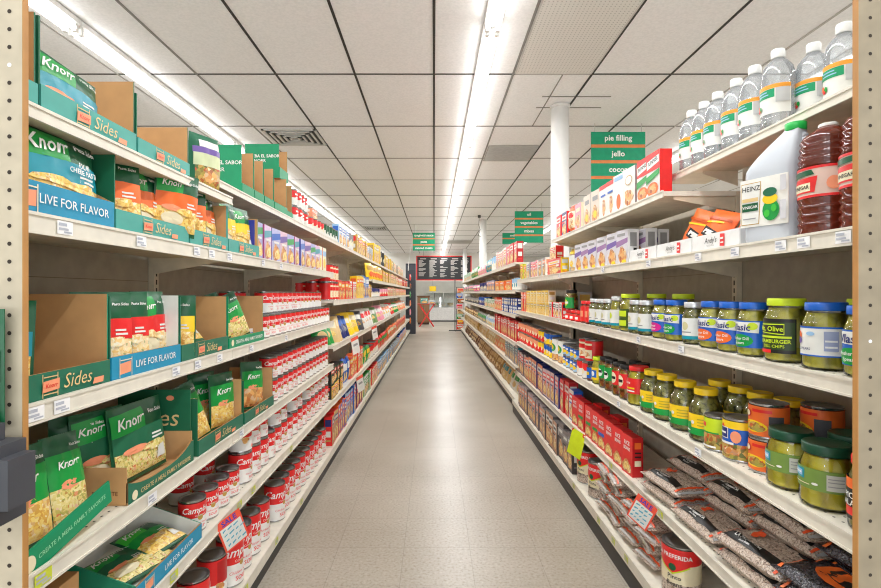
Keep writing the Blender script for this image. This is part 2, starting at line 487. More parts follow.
def tray(L, D, hf, hs, hb, col, inner=KRAFT, art='sides', wall=None, slant=0.0, text=True):
    """open display carton: front lip, two tall end walls, back wall, bottom"""
    r = empty('display_tray')
    wall = wall or col
    th = 0.004
    b = MB(); b.box(-L / 2 + .001, L / 2 - .001, -D / 2, D / 2, 0, th, inner)
    b.build('tray_bottom', r)
    if hb:
        b = MB(); b.box(-L / 2 + .001, L / 2 - .001, D / 2 - th, D / 2, th, hb, wall, {'y-': inner, 'z+': KRAFTD})
        b.build('back_wall', r)
    for s in (-1, 1):
        b = MB()
        x0, x1 = (-L / 2, -L / 2 + th) if s < 0 else (L / 2 - th, L / 2)
        ins = 'x+' if s < 0 else 'x-'
        if slant:
            # wall falls towards the front
            P = [(-D / 2, 0), (D / 2, 0), (D / 2, hs), (-D / 2, hf)]
            for x, mt in ((x0, wall if s < 0 else inner), (x1, inner if s < 0 else wall)):
                pts = [(x, y, z) for y, z in P]
                b.face(pts if x == x1 else pts[::-1], mt)
            for i in range(4):
                p, q = P[i], P[(i + 1) % 4]
                b.face([(x0, p[0], p[1]), (x1, p[0], p[1]), (x1, q[0], q[1]), (x0, q[0], q[1])], wall)
        else:
            b.box(x0, x1, -D / 2 + th, D / 2, 0, hs, wall, {ins: inner, 'y-': wall, 'z+': KRAFTD})
        if art == 'sabor' and s < 0:
            b.prints(lambda u, v, o: (x0 - o, -u, v), [('t', 'PRUEBA EL SABOR', .0, hs * .64, .023, WHITE, 0, .012), ('t', 'KNORR', -.02, hs * .5, .023, WHITE, 0, .01)])
        if art == 'curve' and s < 0:
            b.prints(lambda u, v, o: (x0 - o, -u, v), [('t', 'FAVORITE', .045, .028, .014, BROWN, 0, .01)])
        if art == 'live' and slant and s < 0:
            b.prints(lambda u, v, o: (x0 - o, -u, v), [('t', 'LIVE FOR FLAVOR', 0.02, hf * .42, .02, WHITE, 0, .012)])
        b.build('side_wall', r)
    b = MB()
    if art == 'curve':
        n_ = 20
        hz = lambda t: hf * (.52 + .48 * min(1, abs(2 * t - .9)) ** 3)
        for y_, mt in ((-D / 2 - .001, col), (-D / 2 + th, inner)):
            for i in range(n_):
                ta, tb = i / n_, (i + 1) / n_
                q = [(-L / 2 + L * ta, y_, 0), (-L / 2 + L * tb, y_, 0), (-L / 2 + L * tb, y_, hz(tb)), (-L / 2 + L * ta, y_, hz(ta))]
                b.face(q if mt is col else q[::-1], mt)
        for i in range(n_):
            ta, tb = i / n_, (i + 1) / n_
            b.face([(-L / 2 + L * ta, -D / 2 - .001, hz(ta)), (-L / 2 + L * tb, -D / 2 - .001, hz(tb)), (-L / 2 + L * tb, -D / 2 + th, hz(tb)), (-L / 2 + L * ta, -D / 2 + th, hz(ta))], KRAFTD)
    else:
        b.box(-L / 2, L / 2, -D / 2 - .001, -D / 2 + th, 0, hf, col, {'y+': inner, 'z+': KRAFTD})
    fn = lambda u, v, o: (u, -D / 2 - .001 - o, v)
    if art == 'sides':
        x = -.14 * L; k = hf
        it = [('r', x - .3 * k, .08 * k, x - .26 * k, .94 * k, TAN), ('r', x + .42 * k, .08 * k, x + .46 * k, .94 * k, TAN),
              ('r', x - .26 * k, .80 * k, x + .42 * k, .84 * k, TAN), ('r', x - .26 * k, .18 * k, x + .42 * k, .22 * k, TAN),
              ('q', [(x - .34 * k, .28 * k), (x + .48 * k, .32 * k), (x + .5 * k, .72 * k), (x - .3 * k, .68 * k)], SALMON),
              ('t', 'Knorr', x + .08 * k, .5 * k, .24 * k, RED, .25, .01), ('t', 'Sides', x + 1.45 * k, .52 * k, .78 * k, TAN, .25, -.004),
              ('q', [(x + 2.3 * k, .16 * k), (x + 2.95 * k, .16 * k), (x + 3.0 * k, .4 * k), (x + 2.4 * k, .4 * k)], SALMON)]
        if L < .2:
            it = it[:-1]
        b.prints(fn, it, du=1, dv=1)
    elif art == 'live':
        k = hf; x = -.34 * L
        b.prints(fn, [('q', [(x - .4 * k, .2 * k), (x + .4 * k, .24 * k), (x + .42 * k, .72 * k), (x - .36 * k, .66 * k)], SALMON),
                      ('r', x - .42 * k, .08 * k, x - .38 * k, .9 * k, CREAM), ('r', x + .42 * k, .08 * k, x + .46 * k, .9 * k, CREAM), ('r', x - .38 * k, .78 * k, x + .42 * k, .82 * k, CREAM),
                      ('t', 'LIVE FOR FLAVOR', x + .43 * L, .5 * k, min(.44 * k, L * .084), WHITE, 0, .004)], du=1, dv=1)
    elif art in ('meal', 'curve'):
        hf0 = hf; hf = hf * (.5 if art == 'curve' else 1)
        b.prints(fn, [('d', -.42 * L, .5 * hf, .012, .012, CREAM), ('t', 'CREATE A MEAL FAMILY FAVORITE', .04 * L, .5 * hf, L * .05, TAN if col is TRAYDARK else WHITE, .1, .01)], du=1, dv=1)
    b.build('front_lip', r)
    return r

def carton(w, h, d, front, side, items, name='food_box', side_items=None, top=None):
    mb = MB()
    mb.box(-w / 2, w / 2, -d / 2, d / 2, 0, h, front, {'x-': side, 'x+': side, 'z+': top or side, 'y+': side})
    mb.prints(lambda u, v, o: (u, -d / 2 - o, v), items(w, h), du=1, dv=1)
    if side_items:
        mb.prints(lambda u, v, o: (-w / 2 - o, -u, v), side_items(d, h), du=1, dv=1)
        mb.prints(lambda u, v, o: (w / 2 + o, u, v), side_items(d, h), du=1, dv=1)
    return mb.build(name)

def cyl_fn(r):
    return lambda u, v, o: ((r + o) * math.sin(u / r), -(r + o) * math.cos(u / r), v)
def can(D, H, scheme, n=24, detail=True, name='food_can'):
    r = D / 2
    root = empty(name)
    b = MB()
    b.lathe([(r - .002, 0), (r, .002), (r - .0015, .005), (r - .0018, H - .006), (r, H - .003), (r, H)], TIN, n, cap1=False)
    b.build('can_body', root)
    b = MB()
    b.lathe([(r, H), (r - .003, H), (r - .0035, H - .004), (r * .72, H - .004), (r * .70, H - .0032), (r * .45, H - .0036), (.001, H - .0034)], TIND, n, cap0=False)
    b.build('lid', root)
    b = MB()
    z0, z1 = .007, H - .008
    q = r + .0004
    fn = cyl_fn(q)
    if scheme == 'soup':
        zm = z0 + (z1 - z0) * .48
        b.lathe([(q, z0), (q, zm), (q, z1)], [WHITE, RED], n, cap0=False, cap1=False)
        it = [('t', "Campbell's", 0, zm + (z1 - zm) * .52, (z1 - zm) * .58, WHITE, .32, .012), ('d', 0, zm, r * .22, r * .22, GOLD)]
        if detail:
            it += [('t', 'Condensed', 0, zm + (z1 - zm) * .14, (z1 - zm) * .16, WHITE), ('t', 'SOUP', 0, z0 + (zm - z0) * .3, (zm - z0) * .3, RED, 0, .01), ('t', 'Chicken Noodle', 0, z0 + (zm - z0) * .6, (zm - z0) * .2, RED, .2)]
    elif scheme == 'soupback':       # turned, nutrition panel out
        zm = z0 + (z1 - z0) * .48
        b.lathe([(q, z0), (q, zm), (q, z1)], [WHITE, RED], n, cap0=False, cap1=False)
        it = [('r', -.6 * r, zm + .006, .5 * r, z1 - .006, DRED), ('d', -.4 * r, zm - .01, r * .35, r * .3, MEAT), ('r', .3 * r, z0 + .008, .7 * r, z0 + .02, M((255, 120, 90), .5))]
    elif scheme == 'bean':
        zm = z0 + (z1 - z0) * .5
        b.lathe([(q, z0), (q, z0 + (z1 - z0) * .28), (q, zm), (q, z1)], [BEAN, CREAM, CREAM], n, cap0=False, cap1=False)
        k = z1 - z0
        it = [('r', -PI * r, z0 + .68 * k, PI * r, z1, RED), ('q', [(-.9 * r, z0 + .68 * k), (0, z0 + .5 * k), (0, z0 + .69 * k), (-.9 * r, z0 + .69 * k)], RED),
              ('q', [(0, z0 + .5 * k), (.9 * r, z0 + .68 * k), (.9 * r, z0 + .69 * k), (0, z0 + .69 * k)], RED),
              ('q', [(-.9 * r, z0 + .65 * k), (0, z0 + .47 * k), (0, z0 + .5 * k), (-.9 * r, z0 + .68 * k)], LIME),
              ('q', [(0, z0 + .47 * k), (.9 * r, z0 + .65 * k), (.9 * r, z0 + .68 * k), (0, z0 + .5 * k)], LIME),
              ('t', 'LA PREFERIDA', 0, z0 + .84 * k, r * .32, WHITE, 0, .02), ('d', .0, z0 + .62 * k, r * .2, r * .2, DGREEN),
              ('t', 'Pinto', .1 * r, z0 + .42 * k, r * .34, BLACK, 0, .01), ('t', 'Beans', .1 * r, z0 + .28 * k, r * .34, BLACK, 0, .01)]
    elif scheme == 'tomato':
        b.lathe([(q, z0), (q, z1)], RED, n, cap0=False, cap1=False)
        k = z1 - z0
        it = [('r', -.7 * r, z0 + .12 * k, .7 * r, z0 + .88 * k, CREAM), ('r', -.7 * r, z0 + .55 * k, .7 * r, z0 + .78 * k, RED), ('d', 0, z0 + .32 * k, r * .4, r * .3, MEAT)]
    elif scheme == 'orange':
        b.lathe([(q, z0), (q, z1)], ORANGE, n, cap0=False, cap1=False)
        k = z1 - z0
        it = [('d', -.1 * r, z0 + .3 * k, .8 * r, .2 * k, YELLOW), ('d', -.05 * r, z0 + .28 * k, .65 * r, .15 * k, VEG), ('d', -.5 * r, z0 + .72 * k, .3 * r, .14 * k, DRED), ('d', -.5 * r, z0 + .72 * k, .2 * r, .1 * k, CREAM),
              ('r', .75 * r, z0 + .1 * k, 1.5 * r, z0 + .7 * k, DGREY), ('r', -.1 * r, z0 + .8 * k, .9 * r, z0 + .9 * k, RED)]
    elif scheme == 'bluebeans':
        k = z1 - z0
        b.lathe([(q, z0), (q, z0 + .4 * k), (q, z0 + .8 * k), (q, z1)], [VEG, BLUE, YELLOW], n, cap0=False, cap1=False)
        it = [('r', -.9 * r, z0 + .52 * k, .05 * r, z0 + .82 * k, WHITE), ('r', -.85 * r, z0 + .54 * k, 0, z0 + .8 * k, NAVY), ('q', [(-.6 * r, z0 + .82 * k), (-.2 * r, z0 + .82 * k), (-.35 * r, z0 + .9 * k), (-.45 * r, z0 + .9 * k)], RED),
              ('r', -.75 * r, z0 + .64 * k, -.1 * r, z0 + .69 * k, WHITE), ('d', .5 * r, z0 + .6 * k, .3 * r, .16 * k, SALMON), ('r', -.6 * r, z0 + .38 * k, .4 * r, z0 + .44 * k, WHITE), ('d', .2 * r, z0 + .2 * k, .5 * r, .1 * k, MEAT)]
    elif scheme == 'greenbeans':
        k = z1 - z0
        b.lathe([(q, z0), (q, z0 + .5 * k), (q, z1)], [VEG, LIME], n, cap0=False, cap1=False)
        it = [('r', -.9 * r, z0 + .5 * k, .9 * r, z0 + .55 * k, GREEN), ('q', [(-.9 * r, z0 + .74 * k), (-.1 * r, z0 + .7 * k), (-.1 * r, z0 + .84 * k), (-.9 * r, z0 + .88 * k)], RED), ('r', -.7 * r, z0 + .04 * k, .7 * r, z0 + .1 * k, WHITE)]
    elif scheme == 'bluefruit':
        k = z1 - z0
        b.lathe([(q, z0), (q, z0 + .45 * k), (q, z1)], [LBLUE, BLUE], n, cap0=False, cap1=False)
        it = [('d', 0, z0 + .4 * k, .7 * r, .24 * k, YELLOW), ('r', -.6 * r, z0 + .68 * k, .6 * r, z0 + .86 * k, WHITE)]
    elif scheme == 'redwhite':
        k = z1 - z0
        b.lathe([(q, z0), (q, z0 + .5 * k), (q, z1)], [PAPER, RED], n, cap0=False, cap1=False)
        it = [('d', 0, z0 + .4 * k, .6 * r, .2 * k, WHITE), ('r', -.6 * r, z0 + .68 * k, .6 * r, z0 + .8 * k, WHITE)]
    elif scheme == 'greenwhite':
        k = z1 - z0
        b.lathe([(q, z0), (q, z0 + .55 * k), (q, z1)], [PAPER, DGREEN], n, cap0=False, cap1=False)
        it = [('d', 0, z0 + .45 * k, .5 * r, .2 * k, DGREEN)]
    elif scheme == 'bigwhite':
        k = z1 - z0
        b.lathe([(q, z0), (q, z0 + .3 * k), (q, z1)], [MEAT, PAPER], n, cap0=False, cap1=False)
        it = [('d', 0, z0 + .6 * k, .6 * r, .2 * k, GREEN), ('d', -.1 * r, z0 + .62 * k, .4 * r, .12 * k, YELLOW)]
    elif scheme == 'paper':
        k = z1 - z0
        b.lathe([(q, z0), (q, z0 + .6 * k), (q, z1)], [PAPER, LBLUE], n, cap0=False, cap1=False)
        it = [('d', 0, z0 + .4 * k, .5 * r, .2 * k, TEAL)]
    else:   # (colour, colour2)
        k = z1 - z0
        b.lathe([(q, z0), (q, z0 + .5 * k), (q, z1)], [scheme[1], scheme[0]], n, cap0=False, cap1=False)
        it = [('d', 0, z0 + .45 * k, .5 * r, .2 * k, CREAM)]
    b.prints(fn, it, off0=.0006, step=.0003, du=r * .22, dv=1)
    b.build('paper_label', root)
    return root

def jar(D, H, lid, food, lab, n=28, neck=.80, lidh=.018, shoulder=.80, name='pickle_jar', scallop=0):
    """lab: list of printed items in label units (u in radius, v 0..1 over the label) after (z0, z1, base, half angle)"""
    r = D / 2
    zl = H - lidh
    root = empty(name)
    b = MB()
    zs = zl * shoulder
    prof = [(r * .86, 0), (r * .97, .004), (r, .012), (r, zs - .012)]
    for i in range(1, 6):
        t = i / 5
        prof.append((r * (neck + (1 - neck) * (0.5 + .5 * math.cos(PI * t))), zs - .012 + (zl - zs + .008) * t))
    prof.append((r * neck, zl + .002))
    b.lathe(prof, GLASS, n, cap1=False)
    b.build('glass', root)
    b = MB()
    ins = [(max(.001, p[0] * .94), p[1] + .004) for p in prof if p[1] < zl - .006]
    b.lathe(ins, food, n * 2 if scallop else n, rad=(lambda a, z: 1 - .05 * abs(math.sin(a * scallop / 2))) if scallop else None)
    b.build('contents', root)
    b = MB()
    rl = r * neck * 1.07
    b.lathe([(rl * .99, zl - .002), (rl, zl), (rl, H - .003), (rl * .96, H), (rl * .9, H - .001), (.001, H - .001)], lid, n, cap1=False)
    b.build('lid', root)
    if lab:
        z0, z1, base, ha, items = lab
        z0 *= H; z1 *= H
        q = r + .0006
        b = MB()
        b.grid(lambda u, v: (q * math.sin((2 * u - 1) * ha), -q * math.cos((2 * u - 1) * ha), z0 + (z1 - z0) * v), 22, 1, base)
        fn0 = cyl_fn(q)
        k = z1 - z0
        fn = lambda u, v, o: fn0(u * r, z0 + v * k, o)
        conv = []
        for t in items:
            if t[0] == 't':
                conv.append(t)
        b.prints(fn, [t for t in items if t[0] != 't'], off0=.0006, step=.0003, du=.2, dv=1)
        b.prints(lambda u, v, o: fn0(u, z0 + v, o), [('t', t[1], t[2] * r, t[3] * k, t[4] * k) + tuple(t[5:]) for t in conv], off0=.0022)
        b.build('paper_label', root)
    return root
def stork_label(col, words):
    return (.16, .66, BLUE, 1.5, [('q', [(-1.2, .62), (.9, .55), (.95, .95), (-1.1, .95)], PAPER), ('d', .55, .80, .30, .14, LIME), ('d', -.25, .26, .85, .24, col),
            ('t', 'Vlasic', -.25, .74, .34, NAVY, .1, .02), ('t', words[0], -.25, .33, .15, WHITE, 0, .01), ('t', words[1], -.25, .17, .15, WHITE, 0, .01)])
JARS = {
    'stork_orange': lambda: jar(.088, .155, BLUE, PICKLE, stork_label(ORANGE, ('Kosher Dill', 'Spears')), scallop=14),
    'stork_green': lambda: jar(.088, .155, BLUE, PICKLE, stork_label(GREEN, ('Kosher Dill', 'Spears')), scallop=14),
    'stork_pink': lambda: jar(.088, .155, BLUE, PICKLE, stork_label(MAGENTA, ('Bread', 'Butter')), scallop=14),
    'olive': lambda: jar(.104, .168, LIME, PICKLE, (.14, .68, BLACK, 1.0, [('r', -.95, .1, .95, .9, M((40, 60, 24), .4)), ('q', [(-.9, .58), (.5, .54), (.5, .86), (-.9, .84)], LIME), ('q', [(-.87, .61), (.47, .57), (.47, .83), (-.87, .81)], BLACK),
                 ('t', 'Mt. Olive', -.2, .70, .2, LIME, 0, .02), ('r', -.9, .44, .8, .5, LIME), ('t', 'HAMBURGER', 0, .34, .15, LIME, 0, .02), ('t', 'DILL CHIPS', 0, .2, .12, LIME, 0, .01), ('r', -.9, .0, -.1, .1, RED)]), scallop=0),
    'spears': lambda: jar(.100, .160, BLUE, PICKLE, (.2, .64, PAPER, 1.35, [('r', -1.3, .94, 1.35, 1.0, BLUE), ('r', -1.3, .0, 1.35, .05, BLUE), ('d', -.85, .68, .24, .16, ORANGE), ('d', -.8, .52, .22, .12, PURPLE), ('t', 'DILL SPEARS', -.55, .24, .12, NAVY, 0, .01), ('d', -.1, .76, .2, .07, LBLUE), ('r', .45, .2, 1.0, .85, M((150, 160, 190), .5)), ('r', .5, .3, .95, .36, PAPER), ('r', .5, .5, .95, .56, PAPER)]), scallop=12),
    'white_pickle': lambda: jar(.078, .15, FOIL, PICKLED, (.12, .62, PAPER, 1.4, [('r', -1.4, 0, 1.4, .16, TEAL), ('d', -.2, .62, .35, .2, M((206, 200, 150), .5)), ('r', -.6, .3, .4, .36, GREY)]), scallop=0),
    'white_tall': lambda: jar(.08, .165, FOIL, PICKLE, (.12, .6, PAPER, 1.4, [('r', -1.4, 0, 1.4, .16, TEAL), ('d', -.2, .62, .35, .2, LIME)]), scallop=12),
    'lime_tall': lambda: jar(.1, .178, LIME, PICKLE, (.1, .6, M((60, 80, 24), .4), 1.2, [('r', -1.0, .6, .6, .9, LIME), ('r', -.8, .1, .6, .4, LIME)]), scallop=12),
    'red_small': lambda: jar(.055, .135, RED, SALSA, (.1, .75, RED, 1.3, [('r', -.6, .3, .6, .7, SALMON)]), name='sauce_jar'),
    'red_low': lambda: jar(.07, .07, RED, SALSA, (.05, .6, RED, 1.3, [('r', -.6, .3, .6, .7, WHITE)]), name='sauce_jar'),
    'relish_top': lambda: jar(.085, .13, BLACK, PEPPER, (.08, .62, GREEN, 1.5, [('d', 0, .5, .5, .3, LIME), ('r', -.6, .4, .6, .6, WHITE)]), name='pickle_jar'),
    'yellow_lid': lambda: jar(.108, .18, YELLOW, PICKLED, (.13, .52, YELLOW, 1.6, [('r', -1.6, 0, 1.6, .34, GREEN), ('q', [(-.9, .25), (-.1, .25), (-.2, .6), (-.8, .5)], GREEN), ('d', -.75, .78, .2, .14, ORANGE), ('r', .3, .45, 1.2, .5, M((190, 170, 40), .5)), ('r', .3, .6, 1.2, .65, M((190, 170, 40), .5)), ('r', .3, .75, 1.2, .8, M((190, 170, 40), .5)), ('r', -.9, .15, -.2, .21, WHITE), ('d', .0, .6, .12, .09, PAPER)]), neck=.66, shoulder=.72, lidh=.02),
    'green_lid': lambda: jar(.112, .15, M((14, 66, 44), .4), PICKLEY, (.3, .63, M((112, 142, 62), .45), 1.3, [('r', -1.1, .42, -.15, .9, TEAL), ('r', -1.0, .52, -.25, .8, LBLUE), ('r', -1.0, .62, -.3, .7, WHITE), ('r', -1.1, .2, .1, .24, CREAM), ('d', .3, .3, .12, .06, PAPER), ('r', .7, .12, 1.35, .85, M((200, 200, 190), .5)), ('r', .75, .3, 1.3, .35, GREY), ('r', .75, .5, 1.3, .55, GREY), ('r', .75, .65, 1.3, .7, GREY)]), neck=.84, lidh=.022, scallop=10),
    'dark_partial': lambda: jar(.09, .16, RED, PICKLED, (.15, .7, BLACK, 1.5, [('r', -1.2, .75, 1.2, 1, ORANGE), ('r', -1.2, .1, 1.2, .3, RED), ('t', 'PICKLED', 0, .58, .2, WHITE, 0, .01), ('t', 'JALAPENO', 0, .4, .2, WHITE, 0, .01)])),
    'red_yellow': lambda: jar(.1, .175, RED, PICKLEY, (.3, .7, RED, 1.5, [('r', -1.0, .3, .6, .4, YELLOW), ('t', 'Banana', -.3, .7, .24, WHITE, .3, .01), ('r', -.9, .12, .6, .2, WHITE)]), scallop=8),
    'pepper_red': lambda: jar(.072, .165, BLACK, PEPPER, (.32, .74, RED, 1.5, [('d', 0, .5, .6, .4, CREAM), ('r', -.5, .4, .5, .6, BLACK)]), name='pepper_jar'),
    'pepper_green': lambda: jar(.072, .165, BLACK, PEPPER, (.32, .74, GREEN, 1.5, [('d', 0, .4, .6, .3, WHITE), ('r', -.5, .4, .5, .6, BLACK)]), name='pepper_jar'),
    'yellow_blue': lambda: jar(.085, .15, LIME, PICKLEY, (.15, .6, YELLOW, 1.5, [('r', -.5, .2, .7, .8, BLUE), ('d', .1, .5, .3, .2, WHITE)]), scallop=8),
    'brown_small': lambda: jar(.05, .11, BLACK, PEPPER, (.15, .7, BLUE, 1.4, [('r', -.6, .3, .6, .6, YELLOW)]), name='sauce_jar'),
    'orange_yellow_lid': lambda: jar(.115, .185, YELLOW, PICKLED, None, neck=.66, shoulder=.74),
}
def water_bottle():
    r, H = .045, .243
    root = empty('vinegar_bottle')
    b = MB()
    prof = [(r * .8, 0), (r, .006), (r, .03), (r * .97, .036), (r, .042), (r, .150), (r * .98, .166), (r * .86, .188), (r * .6, .205), (r * .36, .214), (r * .33, .224)]
    b.lathe(prof, PET, 24)
    b.build('bottle', root)
    b = MB()
    b.lathe([(.0175, .216), (.0185, .218), (.0185, .238), (.017, .243), (.001, .243)], WHITE, 20, cap1=False)
    b.build('cap', root)
    b = MB()
    q = r + .0006
    b.grid(lambda u, v: (q * math.sin((2 * u - 1) * 1.5), -q * math.cos((2 * u - 1) * 1.5), .045 + .085 * v), 20, 1, M((232, 232, 226), .45))
    fn = cyl_fn(q)
    b.prints(fn, [('r', -1.5 * r, .118, 1.5 * r, .13, M((246, 160, 50), .45)), ('r', -.95 * r, .092, .55 * r, .117, M((0, 150, 96), .45)), ('r', -.75 * r, .100, .2 * r, .103, LBLUE), ('r', -.75 * r, .108, .1 * r, .111, LBLUE),
                  ('d', -.7 * r, .07, .007, .008, ORANGE), ('d', -.42 * r, .066, .006, .008, GREEN), ('d', -.55 * r, .06, .006, .005, RED), ('r', .62 * r, .075, 1.4 * r, .117, M((190, 190, 190), .5))], off0=.0006, step=.0003, du=.01, dv=1)
    b.build('paper_label', root)
    return root
def vinegar_jug():
    root = empty('vinegar_jug')
    w, d, H = .142, .128, .317
    def sec(z):
        t = z / H
        if t < .62: return (w / 2, d / 2, 0.0, 0.0)
        k = (t - .62) / .32
        k = min(1, k)
        e = k ** 1.3
        return (w / 2 * (1 - e) + .02 * e, d / 2 * (1 - e) + .02 * e, .042 * e, 0)
    b = MB()
    def fn(u, v):
        z = H * .95 * v
        a, c, ox, oy = sec(z)
        if v < .02: a *= .95; c *= .95
        an = 2 * PI * u
        cs, sn = math.cos(an), math.sin(an)
        p = .5
        return (ox + a * math.copysign(abs(cs) ** p, cs), oy + c * math.copysign(abs(sn) ** p, sn), z)
    b.grid(fn, 36, 30, MILK, wrap=True)
    b.face([fn(i / 36, 0) for i in reversed(range(36))], MILK)
    b.build('bottle', root)
    b = MB(); b.lathe([(.024, H * .93), (.025, H * .94), (.025, H * .995), (.022, H), (.001, H)], M((20, 176, 70), .4), 20, cx=.042, cap1=False)
    b.build('cap', root)
    # handle sweeping from neck to shoulder at the back
    b = MB()
    pts = [Vector((.045, .0, .29)), Vector((.066, 0, .272)), Vector((.07, .0, .235)), Vector((.062, .0, .19))]
    for p, q in zip(pts, pts[1:]):
        b.rod(p, q, .011, MILK, 10)
    b.build('handle', root)
    b = MB()
    b.box(-.066, .066, -.0665, -.065, .045, .176, M((236, 234, 226), .5))
    b.prints(lambda u, v, o: (u * .95, -.0665 - o, v + .006), [
        ('q', [(-.066, .045), (-.012, .045), (-.006, .16), (-.066, .16)], GOLD), ('q', [(-.064, .047), (-.014, .047), (-.008, .158), (-.064, .158)], PAPER),
        ('t', 'HEINZ', -.036, .143, .019, BLACK, 0, .01), ('r', -.062, .108, -.014, .118, TAN), ('r', -.062, .082, -.014, .104, DGREEN), ('t', 'VINEGAR', -.038, .093, .011, WHITE, 0, .01), ('r', -.058, .06, -.02, .063, GREY),
        ('d', .024, .078, .024, .028, GREEN), ('d', .022, .108, .022, .014, YELLOW), ('d', .022, .126, .02, .012, DGREEN2), ('d', .014, .07, .008, .01, BGREEN), ('d', .034, .082, .008, .01, BGREEN),
        ('r', .052, .125, .068, .165, M((206, 206, 210), .5)), ('r', .052, .05, .068, .1, M((206, 206, 210), .5))], du=1, dv=1)
    b.build('paper_label', root)
    return root
def cider_bottle():
    root = empty('cider_bottle')
    r, H = .062, .275
    b = MB()
    prof = [(r * .85, 0), (r * .98, .006)]
    z = .01
    for i in range(4):
        prof += [(r, z), (r * .93, z + .009), (r, z + .018)]; z += .02
    prof += [(r * .96, z + .004), (r * .96, z + .078)]
    z += .08
    for i in range(4):
        prof += [(r * (1 - .02 * i), z), (r * (.92 - .02 * i), z + .007), (r * (.99 - .02 * i), z + .014)]; z += .016
    prof += [(r * .8, z + .012), (r * .5, z + .025), (r * .3, z + .034), (r * .28, H - .012)]
    b.lathe(prof, CIDER, 28)
    b.build('bottle', root)
    b = MB(); b.lathe([(.019, H - .014), (.02, H - .012), (.02, H - .002), (.018, H), (.001, H)], PAPER, 18, cap1=False); b.build('cap', root)
    b = MB()
    q = r * .96 + .002
    z0 = .092
    b.grid(lambda u, v: (q * math.sin((2 * u - 1) * 1.7), -q * math.cos((2 * u - 1) * 1.7), z0 + .074 * v), 22, 1, M((220, 190, 176), .45))
    k = .074
    b.prints(cyl_fn(q), [('r', -1.7 * q, z0, 1.7 * q, z0 + .006, RED), ('r', -1.7 * q, z0 + k - .006, 1.7 * q, z0 + k, RED), ('q', [(-1.2 * q, z0 + .012), (.1 * q, z0 + .012), (.2 * q, z0 + .05), (-1.2 * q, z0 + .046)], RED),
                         ('r', -1.0 * q, z0 + .016, -.05 * q, z0 + .036, CREAM), ('t', 'VINEGAR', -.5 * q, z0 + .026, .012, BLACK, 0, .02), ('q', [(-1.1 * q, z0 + .05), (.1 * q, z0 + .054), (0, z0 + .066), (-1.1 * q, z0 + .064)], DGREEN), ('d', .7 * q, z0 + .03, .014, .016, SALMON)], off0=.0006, step=.0003, du=.012, dv=1)
    b.build('paper_label', root)
    return root
# ------------------------------------------------------------------ labels that count along a row
REG = {}
def reg(o, desc, where, cat, group=None, z=None):
    o['category'] = cat
    if group: o['group'] = group
    REG.setdefault((desc, where), []).append(o)
    return o
def finish_labels():
    for (desc, where), obs in REG.items():
        obs.sort(key=lambda o: (round(o.location.y, 3), abs(o.location.x)))
        if len(obs) == 1:
            obs[0]['label'] = '%s, %s' % (desc, where)
        elif len(obs) == 2:
            obs[0]['label'] = 'nearer %s of two, %s' % (desc, where)
            obs[1]['label'] = 'farther %s of two, %s' % (desc, where)
        else:
            for i, o in enumerate(obs):
                o['label'] = '%s %s from the camera, %s' % (ORD[i], desc, where)
XL, XR = 0.73, 0.88
def zl(px): return F * XL / (434.0 - px)
def zr(px): return F * XR / (px - 434.0)

